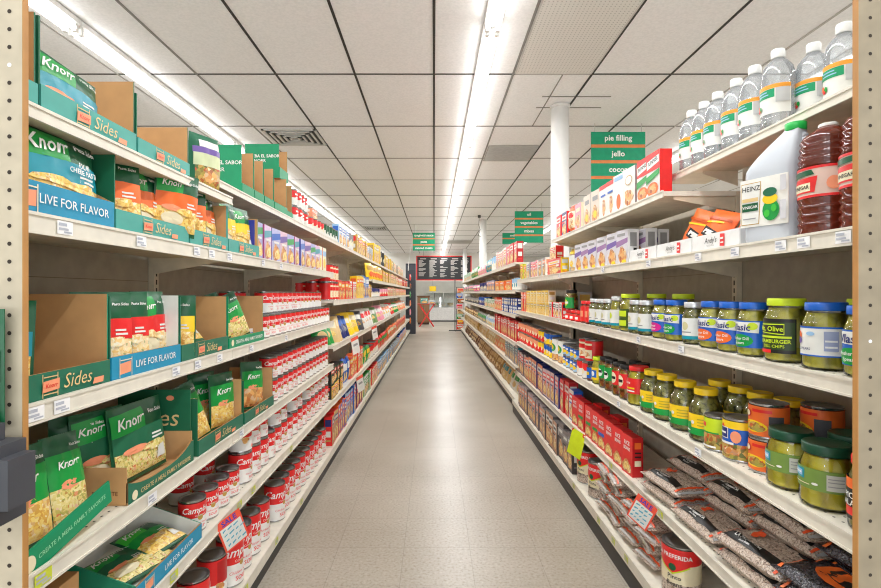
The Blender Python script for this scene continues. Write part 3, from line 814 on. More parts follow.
# ------------------------------------------------------------------ the setting
def noise_mat(name, stops, scale, rough, bump=0, detail=4, spec=0.4):
    m, nt, b = new_mat(name)
    L = nt.links
    tc = nd(nt, 'ShaderNodeTexCoord')
    no = nd(nt, 'ShaderNodeTexNoise', Scale=scale, Detail=detail)
    L.new(tc.outputs['Object'], no.inputs['Vector'])
    r = ramp(nt, stops)
    L.new(no.outputs['Fac'], r.inputs['Fac'])
    L.new(r.outputs['Color'], b.inputs['Base Color'])
    b.inputs['Roughness'].default_value = rough
    b.inputs['Specular IOR Level'].default_value = spec
    if bump:
        bp = nd(nt, 'ShaderNodeBump', Strength=bump, Distance=0.003)
        L.new(no.outputs['Fac'], bp.inputs['Height']); L.new(bp.outputs['Normal'], b.inputs['Normal'])
    return m
def floor_mat():
    m, nt, b = new_mat('vinyl_tile')
    L = nt.links
    tc = nd(nt, 'ShaderNodeTexCoord')
    n1 = nd(nt, 'ShaderNodeTexNoise', Scale=75.0, Detail=3.0)
    n2 = nd(nt, 'ShaderNodeTexNoise', Scale=1.2, Detail=3.0)
    L.new(tc.outputs['Object'], n1.inputs['Vector']); L.new(tc.outputs['Object'], n2.inputs['Vector'])
    r1 = ramp(nt, [(0.3, (160, 150, 134)), (0.45, (182, 174, 159)), (0.6, (188, 180, 166)), (0.75, (202, 196, 184))])
    L.new(n1.outputs['Fac'], r1.inputs['Fac'])
    r2 = ramp(nt, [(0.3, (224, 220, 214)), (0.7, (255, 255, 255))])
    L.new(n2.outputs['Fac'], r2.inputs['Fac'])
    mx = nd(nt, 'ShaderNodeMix', data_type='RGBA', blend_type='MULTIPLY'); mx.inputs['Factor'].default_value = 1
    L.new(r1.outputs['Color'], mx.inputs[6]); L.new(r2.outputs['Color'], mx.inputs[7])
    br = nd(nt, 'ShaderNodeTexBrick')
    br.offset = 0.0; br.squash = 1.0
    br.inputs['Scale'].default_value = 1.0
    br.inputs['Brick Width'].default_value = 0.322; br.inputs['Row Height'].default_value = 0.322
    br.inputs['Mortar Size'].default_value = 0.0016
    br.inputs['Mortar Smooth'].default_value = 0.2
    br.inputs['Color1'].default_value = (1, 1, 1, 1); br.inputs['Color2'].default_value = (.96, .955, .95, 1)
    br.inputs['Mortar'].default_value = (.72, .715, .70, 1)
    mp = nd(nt, 'ShaderNodeMapping'); mp.inputs['Location'].default_value = (0.147, 0.08, 0)
    L.new(tc.outputs['Object'], mp.inputs['Vector']); L.new(mp.outputs['Vector'], br.inputs['Vector'])
    m3 = nd(nt, 'ShaderNodeMix', data_type='RGBA', blend_type='MULTIPLY'); m3.inputs['Factor'].default_value = 1
    L.new(mx.outputs[2], m3.inputs[6]); L.new(br.outputs['Color'], m3.inputs[7])
    L.new(m3.outputs[2], b.inputs['Base Color'])
    b.inputs['Roughness'].default_value = 0.33
    b.inputs['Specular IOR Level'].default_value = 0.42
    return m
HC = 2.94
X0, X1, Y0, Y1 = -5.2, 5.6, -3.4, 23.8
def plane(x0, x1, y0, y1, z, mat, name, down=False):
    b = MB()
    p = [(x0, y0, z), (x1, y0, z), (x1, y1, z), (x0, y1, z)]
    b.face(p[::-1] if down else p, mat)
    return struct(b.build(name))
plane(X0, X1, Y0, Y1, 0, floor_mat(), 'floor')
CEILM = noise_mat('ceiling_tile', [(0.35, (240, 241, 243)), (0.65, (250, 250, 252))], 60, 0.85, 0.2)
b = MB(); b.box(X0, X1, Y0, Y1, HC, HC + .05, CEILM); struct(b.build('ceiling'))
WALLM = noise_mat('wall_paint', [(0.3, (224, 222, 214)), (0.7, (234, 232, 226))], 3, 0.8)
b = MB(); b.box(X0 - .1, X0, Y0, Y1, 0, HC, WALLM); struct(b.build('wall_left'))
b = MB(); b.box(X1, X1 + .1, Y0, Y1, 0, HC, WALLM); struct(b.build('wall_right'))
b = MB(); b.box(X0, X1, Y1, Y1 + .1, 0, HC, WALLM); struct(b.build('wall_back'))
# ceiling grid
GRIDD = M((44, 42, 40), 0.6); GRIDG = M((128, 126, 122), 0.5); GRIDL = M((176, 174, 170), 0.5)
n = 0
lat = []
for i in range(-8, 10):
    x = .61 * i
    dark = i in (-2, -1, 0, 2, 3)
    bm = GRIDD if dark else (GRIDG if i in (-3, 1) else GRIDL)
    b = MB(); b.box(x - .0085, x + .0085, Y0, Y1, HC - .004, HC + .002, bm)
    n += 1; struct(b.build('trim_%d' % n))
for k in range(-5, 17):
    y = 3.92 + 1.222 * k
    b = MB(); b.box(X0, X1, y - .009, y + .009, HC - .003, HC + .002, GRIDD)
    n += 1; struct(b.build('trim_%d' % n))
# half seams beside the column
for (x0, x1, y0, y1) in ((.93, 1.52, 4.36, 4.375), (.99, 1.0, 3.93, 5.13), (.93, 1.52, 4.62, 4.635)):
    b = MB(); b.box(x0, x1, y0, y1, HC - .003, HC + .001, GRIDG)
    n += 1; struct(b.build('trim_%d' % n))

# ------------------------------------------------------------------ ceiling things
def area(loc, rot, sx, sy, power, name):
    l = bpy.data.lights.new(name, 'AREA'); l.shape = 'RECTANGLE'; l.size = sx; l.size_y = sy; l.energy = power; l.color = (.97, .985, 1.0)
    o = bpy.data.objects.new(name, l); COL.objects.link(o); o.location = loc; o.rotation_euler = rot
TUBE = bpy.data.materials.new('fluorescent_tube'); TUBE.use_nodes = True
_b = TUBE.node_tree.nodes['Principled BSDF']; _b.inputs['Emission Color'].default_value = (1, .985, .95, 1); _b.inputs['Emission Strength'].default_value = 7.0
_b.inputs['Base Color'].default_value = (.9, .9, .9, 1)
def light_fixture():
    r = empty('fluorescent_light')
    W = M((240, 240, 238), .4)
    L = 2.43
    b = MB()
    zt = 0.0
    P = [(-.05, zt), (-.05, -.03), (-.03, -.045), (.03, -.045), (.05, -.03), (.05, zt)]
    for (p, q) in zip(P, P[1:]):
        b.face([(p[0], -L / 2, p[1]), (q[0], -L / 2, q[1]), (q[0], L / 2, q[1]), (p[0], L / 2, p[1])], W)
    b.face([(x, -L / 2, z) for x, z in P], W); b.face([(x, L / 2, z) for x, z in P[::-1]], W)
    b.build('housing', r)
    for s in (-1, 1):
        b = MB(); b.rod((s * .03, -L / 2 + .03, -.062), (s * .03, L / 2 - .03, -.062), .0155, TUBE, 10)
        b.build('tube', r)
    for e in (-1, 1):
        for s in (-1, 1):
            b = MB(); b.box(s * .03 - .012, s * .03 + .012, e * (L / 2 - .02) - .012, e * (L / 2 - .02) + .012, -.085, -.03, W)
            b.build('lamp_holder', r)
    return r
for X, nm in ((.36, 'middle'), (-2.23, 'left'), (2.93, 'right')):
    for k in range(-2, 8):
        y = 3.14 + 2.444 * k + 1.222
        area((X, y, HC - .094), (0, 0, 0), .05, 2.34, 23, 'tube_light')
        if k < -1: continue
        o = make('light', light_fixture)
        o.location = (X, y, HC - .005)
        desc = {'middle': 'white twin-tube ceiling light over the aisle', 'left': 'white twin-tube ceiling light', 'right': 'white twin-tube ceiling light'}[nm]
        reg(o, desc, {'middle': 'running down the middle', 'left': 'above the left shelves', 'right': 'beyond the right shelves'}[nm], 'ceiling light', 'fluorescent lights in three long rows')

def vent(w, d, label, x, y, slats=True):
    r = empty('ceiling_vent', (x, y, HC))
    G = M((206, 206, 202), .4); D = M((70, 70, 70), .6)
    b = MB()
    for (x0, x1, y0, y1) in ((-w / 2, w / 2, -d / 2, -d / 2 + .025), (-w / 2, w / 2, d / 2 - .025, d / 2), (-w / 2, -w / 2 + .025, -d / 2, d / 2), (w / 2 - .025, w / 2, -d / 2, d / 2)):
        b.box(x0, x1, y0, y1, -.016, -.004, G)
    b.build('frame', r)
    b = MB(); b.box(-w / 2 + .02, w / 2 - .02, -d / 2 + .02, d / 2 - .02, -.006, -.0045, D); b.build('backing', r)
    b = MB()
    for i in range(1, 5):
        a, c = w / 2 * (1 - i * .2), d / 2 * (1 - i * .2)
        for (x0, x1, y0, y1) in ((-a, a, -c, -c + .02), (-a, a, c - .02, c), (-a, -a + .02, -c, c), (a - .02, a, -c, c)):
            b.box(x0, x1, y0, y1, -.02 - .002 * i, -.010, G)
    b.build('louvre', r)
    tag(r, label, 'vent')
vent(.56, .56, 'square louvred air vent in the ceiling above the left shelves, nearer one', -1.5, 5.5)
vent(.56, .7, 'small distant square air vent in the ceiling above the left shelves', -1.52, 13.2)
# perforated panel
m, nt, bb = new_mat('perforated_metal')
tc = nd(nt, 'ShaderNodeTexCoord'); vo = nd(nt, 'ShaderNodeTexVoronoi', Scale=40.0); vo.inputs['Randomness'].default_value = 0.0
nt.links.new(tc.outputs['Object'], vo.inputs['Vector'])
rr = ramp(nt, [(0.25, (120, 118, 114)), (0.36, (226, 224, 220))]); nt.links.new(vo.outputs['Distance'], rr.inputs['Fac']); nt.links.new(rr.outputs['Color'], bb.inputs['Base Color'])
r = empty('ceiling_grille', (.915, 3.31, HC))
b = MB(); b.box(-.29, .29, -.595, .595, -.007, -.004, m); b.build('perforated_face', r)
b = MB()
for (x0, x1, y0, y1) in ((-.295, .295, -.6, -.588), (-.295, .295, .588, .6), (-.295, -.285, -.6, .6), (.285, .295, -.6, .6)):
    b.box(x0, x1, y0, y1, -.009, -.004, M((200, 198, 194), .5))
b.build('frame', r)
tag(r, 'perforated white ceiling grille beside the middle light row', 'grille')
r = empty('ceiling_vent', (.915, 6.15, HC))
b = MB(); b.box(-.29, .29, -.34, .34, -.006, -.004, M((170, 168, 164), .5)); b.build('backing', r)
b = MB()
for i in range(16):
    y = -.32 + i * .042
    b.box(-.28, .28, y, y + .012, -.012, -.006, M((196, 194, 190), .5))
b.build('louvre', r)
tag(r, 'grey slatted return air panel in the ceiling beyond the white column', 'vent')
r = empty('ceiling_vent', (.75, 16.8, HC))
b = MB(); b.box(-.5, .5, -.5, .5, -.01, -.004, M((170, 168, 164), .5)); b.build('backing', r)
tag(r, 'grey air panel in the far ceiling before the menu board', 'vent')

# columns
def column(x, y, label):
    b = MB(); b.lathe([(.081, 0), (.081, HC - .004)], M((240, 239, 236), .5, 0, .01), 32)
    o = b.build('column'); o.location = (x, y, 0.001)
    b2 = MB(); b2.lathe([(.086, HC - .03), (.09, HC - .005)], M((226, 224, 220), .5), 32); c = b2.build('collar', o)
    tag(o, label, 'column')
column(1.136, 4.58, 'round white column nearest the camera, behind the right shelves')
column(1.13, 11.7, 'second round white column, halfway along the right shelves')
column(1.18, 19.4, 'farthest round white column, by the menu board')

# hanging aisle signs
def aisle_sign(x, y, ztop, w, lines, label, ph=.125, gap=.031):
    r = empty('aisle_sign', (x, y, ztop))
    n = len(lines)
    for i, t in enumerate(lines):
        z1 = -i * (ph + gap)
        b = MB(); b.box(-w / 2, w / 2, -.006, .006, z1 - ph, z1, SIGNGREEN)
        if t:
            b.prints(lambda u, v, o: (u, -.006 - o, v), [('t', t, 0, z1 - ph * .5, ph * .62, WHITE, 0, .022)], du=1, dv=1)
        b.build('sign_panel', r)
        if i < n - 1:
            b = MB(); b.box(-w / 2, w / 2, -.004, .004, z1 - ph - gap, z1 - ph, M((226, 130, 70), .5)); b.build('orange_strip', r)
    for s in (-1, 1):
        b = MB(); b.rod((s * w * .43, 0, HC - ztop - .004), (s * w * .43, 0, -.02), .004, M((200, 200, 198), .4), 6); b.build('hanger', r)
    tag(r, label, 'sign')
aisle_sign(1.83, 5.05, 2.85, .537, ['pie filling', 'jello', 'cocoa', 'sugar'], 'nearest green hanging aisle sign, pie filling on its top panel')
aisle_sign(1.79, 9.57, 2.79, .537, ['oil', 'vegetables', 'mixes', ''], 'green hanging aisle sign with oil on its top panel')
aisle_sign(2.03, 13.0, 2.785, .56, ['sodas', ''], 'farthest green hanging sign, partly hidden behind the vegetables sign')
aisle_sign(-.25, 12.5, 2.73, .54, ['spaghetti sauce', 'pasta', 'canned meats'], 'green hanging sign over the aisle, spaghetti sauce on top')
# cords
b = MB()
pts = [Vector((-.42 - .22 * math.sin(t * 1.5), 12.6 - .0 * t, 2.9 - t * 1.1)) for t in [i / 10 for i in range(11)]]
for p, q in zip(pts, pts[1:]): b.rod(p, q, .009, M((236, 236, 232), .5), 6)
tag(b.build('curved_cable'), 'white cord curving down from the ceiling by the spaghetti sauce sign', 'cord')
b = MB()
pts = [Vector((.98, 11.0, 2.9)), Vector((.97, 11.0, 2.72)), Vector((1.0, 11.0, 2.62)), Vector((.96, 11.0, 2.5)), Vector((1.02, 11.0, 2.46))]
for p, q in zip(pts, pts[1:]): b.rod(p, q, .006, BLACK, 6)
b.box(.95, 1.01, 10.97, 11.03, 2.88, 2.935, M((60, 60, 60), .5))
tag(b.build('hanging_cable'), 'short black cable dangling from the ceiling by the second column', 'cable')

# ------------------------------------------------------------------ shelving
KICK = M((44, 42, 40), .5)
TAGW = M((240, 240, 240), .5); TAGI = M((176, 180, 192), .6); TAGY = M((206, 216, 60), .5)
def price_tag_mesh(mb, x, y, z, side, yellow=False, w=.042, h=.026):
    nx = -side   # tag looks into the aisle
    x0 = x + nx * .0025
    base = TAGY if yellow else TAGW
    mb.face([(x0, y - w / 2 * -side, z), (x0, y + w / 2 * -side, z), (x0, y + w / 2 * -side, z + h), (x0, y - w / 2 * -side, z + h)], base)
    x1 = x0 + nx * .0006
    for (a, c, d, e) in ((-.42, .1, .62, .85), (-.42, .2, .3, .48), (-.1, .42, .12, .24)):
        ya, yb = y + w * a * -side, y + w * c * -side
        mb.face([(x1, ya, z + h * d), (x1, yb, z + h * d), (x1, yb, z + h * e), (x1, ya, z + h * e)], TAGI)
def bay(side, Z0, Z1, xf, xb, shelves, label, ztop=None, xbase=None, kick=.02, dots=False, tags=None, base=True):
    """shelves: list of (z, x_front) ; tags {index: [(Z, yellow)]}"""
    s = side
    yc = (Z0 + Z1) / 2
    loc = Vector((s * (xf + xb) / 2, yc, 0))
    r = empty('shelving_bay', loc)
    T0 = Matrix.Translation(-loc)
    def bd(mb, name, parent=r):
        mb.transform(T0)
        return mb.build(name, parent)
    def bx(mb, xa, xc, y0, y1, z0, z1, mat, mats=None):
        a, c = sorted((s * xa, s * xc))
        mb.box(a, c, y0, y1, z0, z1, mat, mats)
    ztop = ztop or max(z for z, _ in shelves)
    e = .001
    mb = MB(); bx(mb, xb, xb + .018, Z0 + e, Z1 - e, .1, ztop, BACKP)
    for k in range(1, 5):
        zz = .1 + (ztop - .1) * k / 5
        bx(mb, xb - .0006, xb, Z0 + e, Z1 - e, zz - .001, zz + .001, M((120, 110, 92), .6))
    if xb < 1.1 and s > 0:
        bx(mb, xb, 1.2, Z0 + e, Z0 + .012, .1, ztop, BACKP); bx(mb, xb, 1.2, Z1 - .012, Z1 - e, .1, ztop, BACKP)
    bd(mb, 'back_panel')
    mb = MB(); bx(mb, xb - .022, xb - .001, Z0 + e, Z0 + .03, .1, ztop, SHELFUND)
    z = .2
    while z < ztop - .03:
        bx(mb, xb - .0232, xb - .022, Z0 + .012, Z0 + .018, z, z + .018, HOLE); z += .03
    bd(mb, 'upright')
    xbase = xbase or xf
    if base:
        mb = MB(); bx(mb, xbase, xb - .023, Z0 + e, Z1 - e, .108, .133, SHELF); 
        bx(mb, xbase - .006, xbase, Z0 + e, Z1 - e, .088, .134, SHELFLIP)
        bd(mb, 'base_deck')
        mb = MB(); bx(mb, xbase + kick, xb - .03, Z0 + e, Z1 - e, .0, .088, KICK); bd(mb, 'kick_plate')
    for i, (z, x) in enumerate(shelves):
        mb = MB()
        Ze = 2.17 if (z == 1.733 and side > 0) else Z1
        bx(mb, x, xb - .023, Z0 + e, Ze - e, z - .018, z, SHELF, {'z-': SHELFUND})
        if dots:
            yy = Z0 + .03
            while yy < Z1 - .02:
                for xx in (x + .03, x + .055):
                    cx = s * xx
                    mb.face([(cx + .0032 * math.cos(t), yy + .0032 * math.sin(t), z + .0004) for t in [k * PI / 3 for k in range(6)]], HOLE)
                yy += .026
        sh = bd(mb, 'shelf')
        lh = .024 if z in (1.59, 1.733, 1.666, 1.64) else .036
        mb = MB()
        bx(mb, x - .004, x - .0004, Z0 + e, Ze - e, z - lh, z + .004, SHELFLIP)
        bx(mb, x - .007, x - .004, Z0 + e, Ze - e, z - .002, z + .004, SHELFLIP)
        bx(mb, x - .007, x - .004, Z0 + e, Ze - e, z - lh, z - lh + .005, SHELFLIP)
        bd(mb, 'price_channel', sh)
        for yb_ in (Z0 + .008, Z1 - .012):
            mb = MB()
            a = [(s * (xb - .024), z - .0185), (s * (x + .04), z - .0185), (s * (x + .04), z - .03), (s * (xb - .024), z - .075)]
            mb.face([(p[0], yb_, p[1]) for p in a], SHELFUND); mb.face([(p[0], yb_ + .003, p[1]) for p in a[::-1]], SHELFUND)
            mb.face([(a[2][0], yb_, a[2][1]), (a[2][0], yb_ + .003, a[2][1]), (a[3][0], yb_ + .003, a[3][1]), (a[3][0], yb_, a[3][1])], SHELFUND)
            mb.face([(a[1][0], yb_, a[1][1]), (a[1][0], yb_ + .003, a[1][1]), (a[2][0], yb_ + .003, a[2][1]), (a[2][0], yb_, a[2][1])], SHELFUND)
            bd(mb, 'bracket', sh)
        for (ty, yel) in (tags or {}).get(i, []):
            if Z0 < ty < Z1:
                mb = MB(); price_tag_mesh(mb, s * (x - .004), ty, z - .0295, s, yel)
                bd(mb, 'price_tag', sh)
    if base:
        for (ty, yel) in (tags or {}).get('base', []):
            if Z0 < ty < Z1:
                mb = MB(); price_tag_mesh(mb, s * (xbase - .006), ty, .1, s, yel)
                bd(mb, 'price_tag')
    return tag(r, label, 'shelving', 'cream metal shelving bays')

LT, L2, L3, L4, L5, LB = 1.59, 1.394, 1.047, .739, .478, .133
LT2 = 1.666
lt = {1: [(zl(p), False) for p in (62, 139, 195, 210, 228, 262, 280, 300)],
      2: [(zl(p), False) for p in (32, 59, 174, 196, 218, 250, 285)],
      3: [(zl(p), p < 60) for p in (40, 150, 240)],
      4: [(zl(p), True) for p in (172, 238, 252, 290)],
      'base': [(zl(p), True) for p in (244, 275, 300)]}
bay(-1, .82, 1.83, XL, 1.03, [(LT, XL), (L2, XL), (L3, XL), (L4, XL), (L5, XL)], 'cream metal shelving bay on the left, nearest the camera', dots=True, tags=lt)
bay(-1, 1.83, 2.75, XL, 1.03, [(LT2, .80), (L2, XL), (L3, XL), (L4, XL), (L5, XL)], 'second cream shelving bay from the camera on the left', dots=True, tags=lt)
bay(-1, 2.75, 3.67, XL, 1.03, [(LT2, .80), (L2, XL), (L3, XL), (L4, XL), (L5, XL)], 'third cream shelving bay from the camera on the left', dots=True, tags=lt)
LA, LU, LBB, LC = 1.196, 1.41, .863, .473
nb = 10
for k in range(nb):
    a = 3.672 + (15.4 - 3.672) / nb * k; c = 3.672 + (15.4 - 3.672) / nb * (k + 1)
    sh = [(LT2, .80), (LA, XL), (LBB, XL), (LC, XL)]
    if k >= 2: sh.insert(1, (LU, XL))
    bay(-1, a, c, XL, 1.03, sh, '%s cream shelving bay from the camera on the left' % ORD[k + 3], tags={3: [(a + .3, False), (a + .8, False)], 'base': [(a + .5, True)]})
XT = .985
RT, R2, R3, R4, R5, RB = 1.733, 1.386, 1.067, .740, .414, .133
RT2 = 1.64
rt = {1: [(zr(p), False) for p in (846, 806, 783, 737, 700, 650, 604, 560)],
      2: [(zr(p), False) for p in (683, 640, 600, 560)],
      3: [(zr(p), False) for p in (700, 620)],
      4: [(zr(p), True) for p in (662, 612)],
      'base': [(.83 * F / (p - 434), True) for p in (575, 600, 615, 628)]}
XB = .83
bay(1, .97, 1.944, XR, 1.18, [(RT, XT), (R2, XR), (R3, XR), (R4, XR), (R5, XR)], 'cream metal shelving bay on the right, nearest the camera', xbase=XB, kick=-.0, dots=True, tags=rt)
RBAYS = [(1.944, 2.87, 1.18), (2.87, 3.79, 1.18), (3.79, 4.49, 1.18), (4.49, 4.67, 1.05), (4.67, 5.36, 1.18)]
for k, (a, c, xb) in enumerate(RBAYS[:2]):
    bay(1, a, c, XR, xb, [(RT2, XR), (R2, XR), (R3, XR), (R4, XR), (R5, XR)], '%s cream shelving bay from the camera on the right' % ORD[k + 1], xbase=XB, kick=0, dots=True, tags=rt)
bay(1, 3.79, 5.36, XR, 1.04, [(R2, XR), (R3, XR), (R4, XR), (R5, XR)], 'fourth cream shelving bay from the camera on the right', xbase=XB, kick=0, tags=rt)
F0, F1, F2, F3, F4 = 1.575, 1.28, 1.02, .725, .476
XF = .86
for k in range(9):
    a = 5.362 + (16.3 - 5.362) / 9 * k; c = 5.362 + (16.3 - 5.362) / 9 * (k + 1)
    xb = 1.16 if not (a < 11.8 and c > 11.6) else 1.03
    bay(1, a, c, XF, xb, [(F0, XF), (F1, XF), (F2, XF), (F3, XF), (F4, XF)], '%s cream shelving bay from the camera on the right' % ORD[k + 4])

# perforated end panels in the foreground
def end_panel(side, xin, xout, Z, th, zt, label, holes, pitch, hz0):
    r = empty('end_panel', (side * (xin + xout) / 2, Z, 0))
    c = (xin + xout) / 2; hw = (xout - xin) / 2
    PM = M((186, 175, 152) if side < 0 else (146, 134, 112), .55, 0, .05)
    b = MB(); b.box(-hw, hw, 0, th, 0, zt, PM)
    k = 0; z = hz0
    while z < zt - .02:
        for hx in holes:
            x = side * (hx - c)
            mt = HOLE if k % 23 != 11 else M((240, 240, 240), .5)
            b.face([(x + .0034 * math.cos(t), -.0005, z + .0034 * math.sin(t)) for t in [j * PI / 5 for j in range(10)]], mt)
        z += pitch; k += 1
    b.build('perforated_board', r)
    b = MB()
    xe = -side * hw
    b.box(min(xe, xe - side * .0015), max(xe, xe - side * .0015), -.0005, th + .0005, 0, zt, M((176, 124, 66), .6))
    b.build('edge_band', r)
    tag(r, label, 'panel')
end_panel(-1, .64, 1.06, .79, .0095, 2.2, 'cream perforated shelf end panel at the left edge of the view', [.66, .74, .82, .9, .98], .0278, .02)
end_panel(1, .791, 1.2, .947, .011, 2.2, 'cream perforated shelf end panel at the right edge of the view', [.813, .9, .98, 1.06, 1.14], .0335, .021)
# ------------------------------------------------------------------ stock on the left shelves
NL = {1: 'near-left top shelf', 2: 'near-left second shelf down', 3: 'near-left third shelf down', 4: 'near-left fourth shelf down', 5: 'near-left fifth shelf down', 6: 'near-left bottom shelf'}
def ltray(p0, p1, z, D=.2, hf=.05, hs=.18, hb=.0, col=TRAYTEAL, inner=KRAFT, art='sides', wall=None, slant=0, label='', Z0=None, xf=XL, yaw=0, group='open display cartons'):
    a = Z0 if Z0 else zl(p0); c = zl(p1)
    o = tray(c - a - .004, D, hf, hs, hb, col, inner, art, wall, slant)
    put(o, -1, xf + .004 + D / 2, (a + c) / 2, z, yaw=yaw, label=label, cat='display box', group=group)
    return o
def pk(o, X, Z, z, yaw=0, tilt=0, roll=0, label='', cat='packet', side=-1):
    return put(o, side, X, Z, z, yaw, tilt, roll, label, cat, 'pasta and rice packets')
SB = lambda sch, sd, **k: make(('sb', sch, sd, tuple(sorted(k.items()))), lambda: side_bag(sch, seed=sd, **k))
TB = lambda sd, **k: make(('tb', sd, tuple(sorted((a, str(b)) for a, b in k.items()))), lambda: tall_side_bag(sd, **k))

# top shelf
ltray(0, 40.5, LT, D=.22, hf=.046, hs=.178, wall=DGREEN2, art='', label='teal lipped display box at the near end of the top left shelf', Z0=.825)
ltray(42, 138, LT, D=.22, hf=.05, hs=.178, wall=DGREEN2, label='teal Sides display box holding one blue pasta packet, top left shelf')
ltray(139, 191, LT, D=.22, hf=.046, hs=.155, wall=DGREEN2, label='empty teal display box beside the purple striped bag, top left shelf')
pk(SB('blue', 5, w=.17, h=.15), .775, 1.07, LT + .002, tilt=10, roll=9, yaw=-6, label='blue and green pasta packet poking out of the top left teal box')
put(standup_bag(), -1, .80, 1.765, LT, yaw=-22, label='stand-up bag with purple stripe at the end of the top left shelf', cat='snack bag')
# second shelf
o = ltray(20, 116, L2, D=.2, hf=.062, hs=.165, col=TRAYBLUE, wall=DGREEN2, art='live', slant=1, label='blue LIVE FOR FLAVOR display box on the second left shelf', Z0=.86)
pk(side_bag('blue', .235, .178, .045, 2, ['FOUR', 'CHEESE PASTA']), .765, 1.035, L2 + .006, tilt=5, label='large blue four cheese pasta packet in the upper blue box')
ltray(117, 190, L2, D=.2, hf=.05, hs=.175, wall=DGREEN2, label='long teal Sides box holding orange packets, second left shelf')
ltray(191, 229, L2, D=.2, hf=.05, hs=.165, label='short teal Sides box with a tall cardboard end wall, second left shelf')
ltray(229.5, 260, L2, D=.2, hf=.05, hs=.165, label='short teal Sides box holding yellow packets, second left shelf')
pk(SB('orange', 3), .79, 1.24, L2 + .008, yaw=-40, tilt=8, label='orange packet tucked against the green wall of the long teal box')
pk(SB('orange', 6), .84, 1.30, L2 + .012, yaw=-12, tilt=4, label='orange packet in shadow, second inside the long teal box')
pk(SB('orange', 4), .785, 1.375, L2 + .008, yaw=-6, tilt=6, label='orange packet facing out, middle of the long teal box')
pk(SB('orange', 9), .758, 1.475, L2 + .024, yaw=-24, tilt=-2, roll=4, label='glossy orange packet leaning at the far end of the long teal box')
pk(SB('orange', 10), .79, 1.60, L2 + .014, yaw=-46, tilt=5, label='orange packet seen edge-on at the near end of the short teal box')
pk(SB('orange', 4), .78, 1.725, L2 + .014, yaw=-6, tilt=5, label='orange packet facing out of the short teal box beside cardboard wall')
pk(SB('yellow', 7), .785, 1.915, L2 + .014, yaw=-10, tilt=5, label='nearer yellow packet in the teal box, second left shelf')
pk(SB('yellow', 8), .78, 2.06, L2 + .014, yaw=-8, tilt=5, label='farther yellow packet in the teal box, second left shelf')
# third shelf
ltray(15, 112, L3, D=.26, hf=.052, hs=.2, hb=.2, col=TRAYDARK, wall=TRAYGREEN, label='nearly empty dark green Sides box, third left shelf', Z0=.86)
ltray(112.5, 182, L3, D=.2, hf=.055, hs=.195, hb=.0, col=TRAYBLUE, inner=PAPER, art='live', wall=DGREEN2, label='blue LIVE FOR FLAVOR box with white inside, third left shelf')
ltray(182.5, 229, L3, D=.22, hf=.05, hs=.19, hb=.17, col=TRAYDARK, label='green Sides box with a slumped yellow-green packet, third left shelf')
ltray(230, 265, L3, D=.22, hf=.04, hs=.19, hb=.17, col=TRAYMINT, art='meal', wall=TRAYMINT, label='bright green low-fronted box, farthest display box on third left shelf')
pk(SB('blue', 11), .85, .962, L3 + .004, yaw=-66, tilt=8, label='lone packet leaning at the near end of the dark green box')
pk(SB('red', 3, w=.135, h=.195), .80, 1.23, L3 + .010, yaw=-34, tilt=4, label='first red pasta packet in the blue box, third left shelf')
pk(SB('red', 4, w=.135, h=.195), .80, 1.31, L3 + .010, yaw=-30, tilt=4, label='second red pasta packet in the blue box, half hidden')
pk(SB('red', 6, w=.135, h=.195), .785, 1.41, L3 + .012, yaw=-6, tilt=4, label='third red pasta packet, facing out of the blue box')
pk(SB('yellow', 12), .80, 1.535, L3 + .010, yaw=-72, tilt=2, label='yellow packet standing edge-on in the green Sides box')
pk(SB('yellow', 14), .80, 1.665, L3 + .034, yaw=-20, tilt=48, roll=-6, label='yellow-green packet slumped back in the green Sides box')
pk(TB(3, w=.11, h=.19), .82, 1.955, L3 + .012, yaw=-25, tilt=10, roll=-14, label='rear green packet leaning in the bright green low-fronted box')
pk(TB(4, w=.11, h=.19), .785, 2.065, L3 + .016, yaw=-28, tilt=8, roll=-20, label='front green packet leaning in the bright green low-fronted box')
# fourth shelf
o = MB()
o.box(-.13, .13, -.004, 0, 0, .05, TRAYMINT, {'y+': KRAFT})
o.prints(lambda u, v, q: (u, -.004 - q, v), [('d', -.105, .025, .014, .016, CREAM), ('t', 'CREATE A MEAL FAMILY FAVORITE', .012, .025, .0125, M((150, 216, 170), .5), .1, .012)], du=1, dv=1)
o = o.build('carton_strip')
put(o, -1, .738, 1.03, L4 + .012, roll=-11, label='bright green carton strip sticking up along the fourth left shelf', cat='carton strip')
pk(TB(5, food=PASTA), .80, .99, L4 + .004, yaw=-10, tilt=8, label='blurred green packet nearest the camera on the fourth left shelf')
pk(TB(6, w=.1), .785, 1.10, L4 + .004, yaw=-4, tilt=12, roll=3, label='tall bright green packet behind the green carton strip')
pk(TB(7, food=PASTA), .87, 1.25, L4 + .01, yaw=-34, tilt=4, label='dark green packet hidden behind two others, fourth left shelf')
pk(SB('rice', 3, h=.2), .845, 1.29, L4 + .012, yaw=-18, tilt=5, label='green rice packet behind the big front one, fourth left shelf')
pk(side_bag('rice', .215, .200, .03, 5), .80, 1.392, L4 + .012, yaw=-5, tilt=7, label='big green rice packet facing out, fourth left shelf')
o = ltray(129, 195, L4, D=.2, hf=.062, hs=.09, hb=.0, col=TRAYDARK, art='curve', wall=KRAFT, label='open cardboard tray with dark green front, fourth left shelf')
